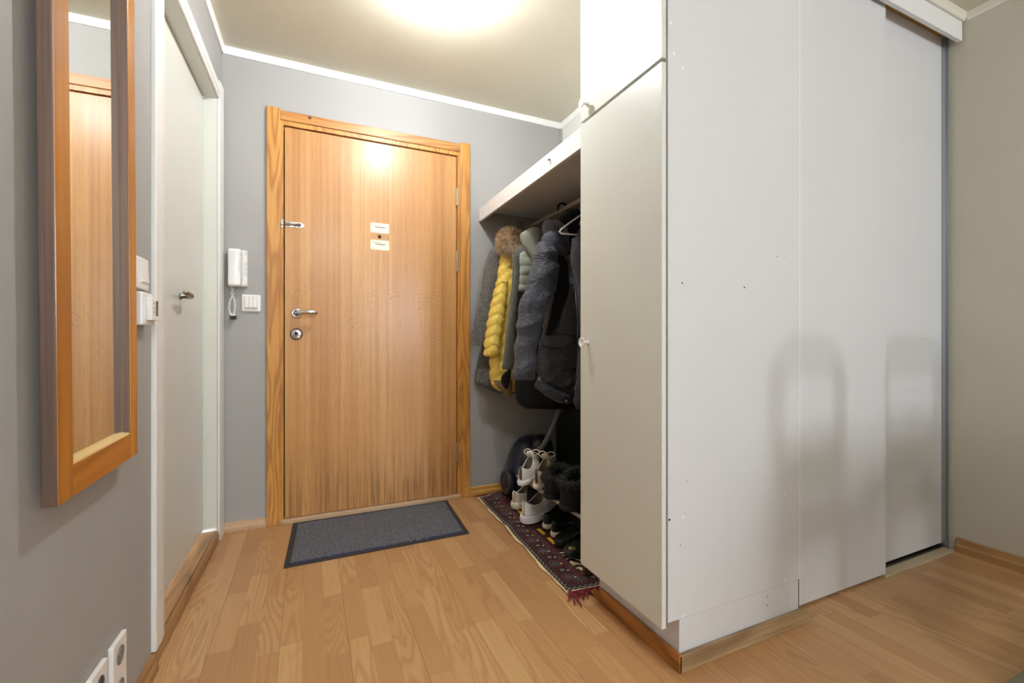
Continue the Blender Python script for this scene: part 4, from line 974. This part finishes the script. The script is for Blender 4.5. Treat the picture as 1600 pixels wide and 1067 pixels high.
# ------------------------------------------------------------------ dining set in the room behind the camera
m_chw = wood('dark_chair_wood', (96, 66, 44), (80, 54, 36), (50, 32, 20), 'Z', freq=2., rough=.4, seed=41)
def rot2(x, y, a): return x*math.cos(a)-y*math.sin(a), x*math.sin(a)+y*math.cos(a)
def chair(label, x, y, a, z=.0):
    fr = Matrix.Translation((x, y, z)) @ Matrix.Diagonal((1, 1, .955, 1)) @ Matrix.Rotation(a, 4, 'Z')
    t = thing('dining_chair', label, 'chair', (0, 0, 0), fr, 'dining chairs at the table')
    part('seat', MB().box(-.21, .21, -.2, .21, .435, .465), m_chw, t, bevel=.01)
    for sx in (-1, 1):
        part('leg', MB().box(sx*.19-.018, sx*.19+.018, -.19, -.154, 0, .4345), m_chw, t, bevel=.003)
        part('leg', MB().hexa([(sx*.19-.018, .18, 0), (sx*.19+.018, .18, 0), (sx*.19+.018, .216, 0), (sx*.19-.018, .216, 0), (sx*.19-.018, .16, .4345), (sx*.19+.018, .16, .4345), (sx*.19+.018, .196, .4345), (sx*.19-.018, .196, .4345)]), m_chw, t, bevel=.003)
        part('back_post', MB().hexa([(sx*.19-.016, .165, .4655), (sx*.19+.016, .165, .4655), (sx*.19+.016, .195, .4655), (sx*.19-.016, .195, .4655), (sx*.19-.016, .235, .945), (sx*.19+.016, .235, .945), (sx*.19+.016, .258, .945), (sx*.19-.016, .258, .945)]), m_chw, t, bevel=.003)
    arc = [(-.19, .247, .93)]+[(.19*math.cos(PI-PI*i/12.), .25, .965+.06*math.sin(PI*i/12.)) for i in range(13)]+[(.19, .247, .93)]
    part('top_rail', MB().tube(arc, .021, 12), m_chw, t, smooth=True)
    part('back_panel', MB().hexa([(-.172, .184, .60), (.172, .184, .60), (.172, .198, .60), (-.172, .198, .60), (-.172, .20, .76), (.172, .20, .76), (.172, .214, .76), (-.172, .214, .76)]), m_chw, t, bevel=.004)
    return t
chair('dark wooden dining chair with its back to the sliding doors, right of the table', 2.30, .02, 0., .007)
chair('dark wooden dining chair with its back to the sliding doors, left of the table', 1.66, .06, .15, .007)
t = thing('dining_table', 'dark wooden dining table behind the camera', 'table', (1.95, -.65, 0))
part('table_top', MB().box(1.45, 2.45, -1.5, -.26, .72, .75), m_chw, t, bevel=.004)
for x in (1.5, 2.4):
    for y in (-1.45, -.31): part('leg', MB().box(x-.025, x+.025, y-.025, y+.025, .0065 if True else 0, .7195), m_chw, t, bevel=.003)
l2 = thing('fill_light', 'added fill light, an unseen white globe on the ceiling behind the camera', 'lamp', (.25, -1.3, ZC))  # unseen fill light, added to brighten the left wall and cabinet front
part('lamp_base', MB().lathe((.25, -1.3, ZC), (0, 0, -1), [(0, .05), (.02, .05), (.025, .03), (.06, .025), (.06, 0)], 28), m_plast, l2, smooth=True)
g2_ = G('fill_glow'); g2_.p.inputs['Emission Color'].default_value = (.95, .98, 1, 1); g2_.p.inputs['Emission Strength'].default_value = 115.
part('globe', MB().lathe((.25, -1.3, ZC-.061), (0, 0, -1), [(.12-.12*math.cos(PI*i/16), max(.12*math.sin(PI*i/16), .0005)) for i in range(17)], 32), g2_.done((1, 1, 1, 1), .3), l2, smooth=True)
# ------------------------------------------------------------------ camera, view
cam = bpy.data.cameras.new('camera'); co = bpy.data.objects.new('camera', cam); C.objects.link(co)
cam.sensor_width = 36.; cam.lens = F/1600.*36.; cam.clip_start = .02; cam.clip_end = 60.
co.location = (0, 0, H); co.rotation_euler = (PI/2, 0, -TH)
sc = bpy.context.scene; sc.camera = co
vs = sc.view_settings; vs.view_transform = 'Standard'; vs.look = 'None'; vs.gamma = 1.; vs.exposure = 0.; vs.use_curve_mapping = False
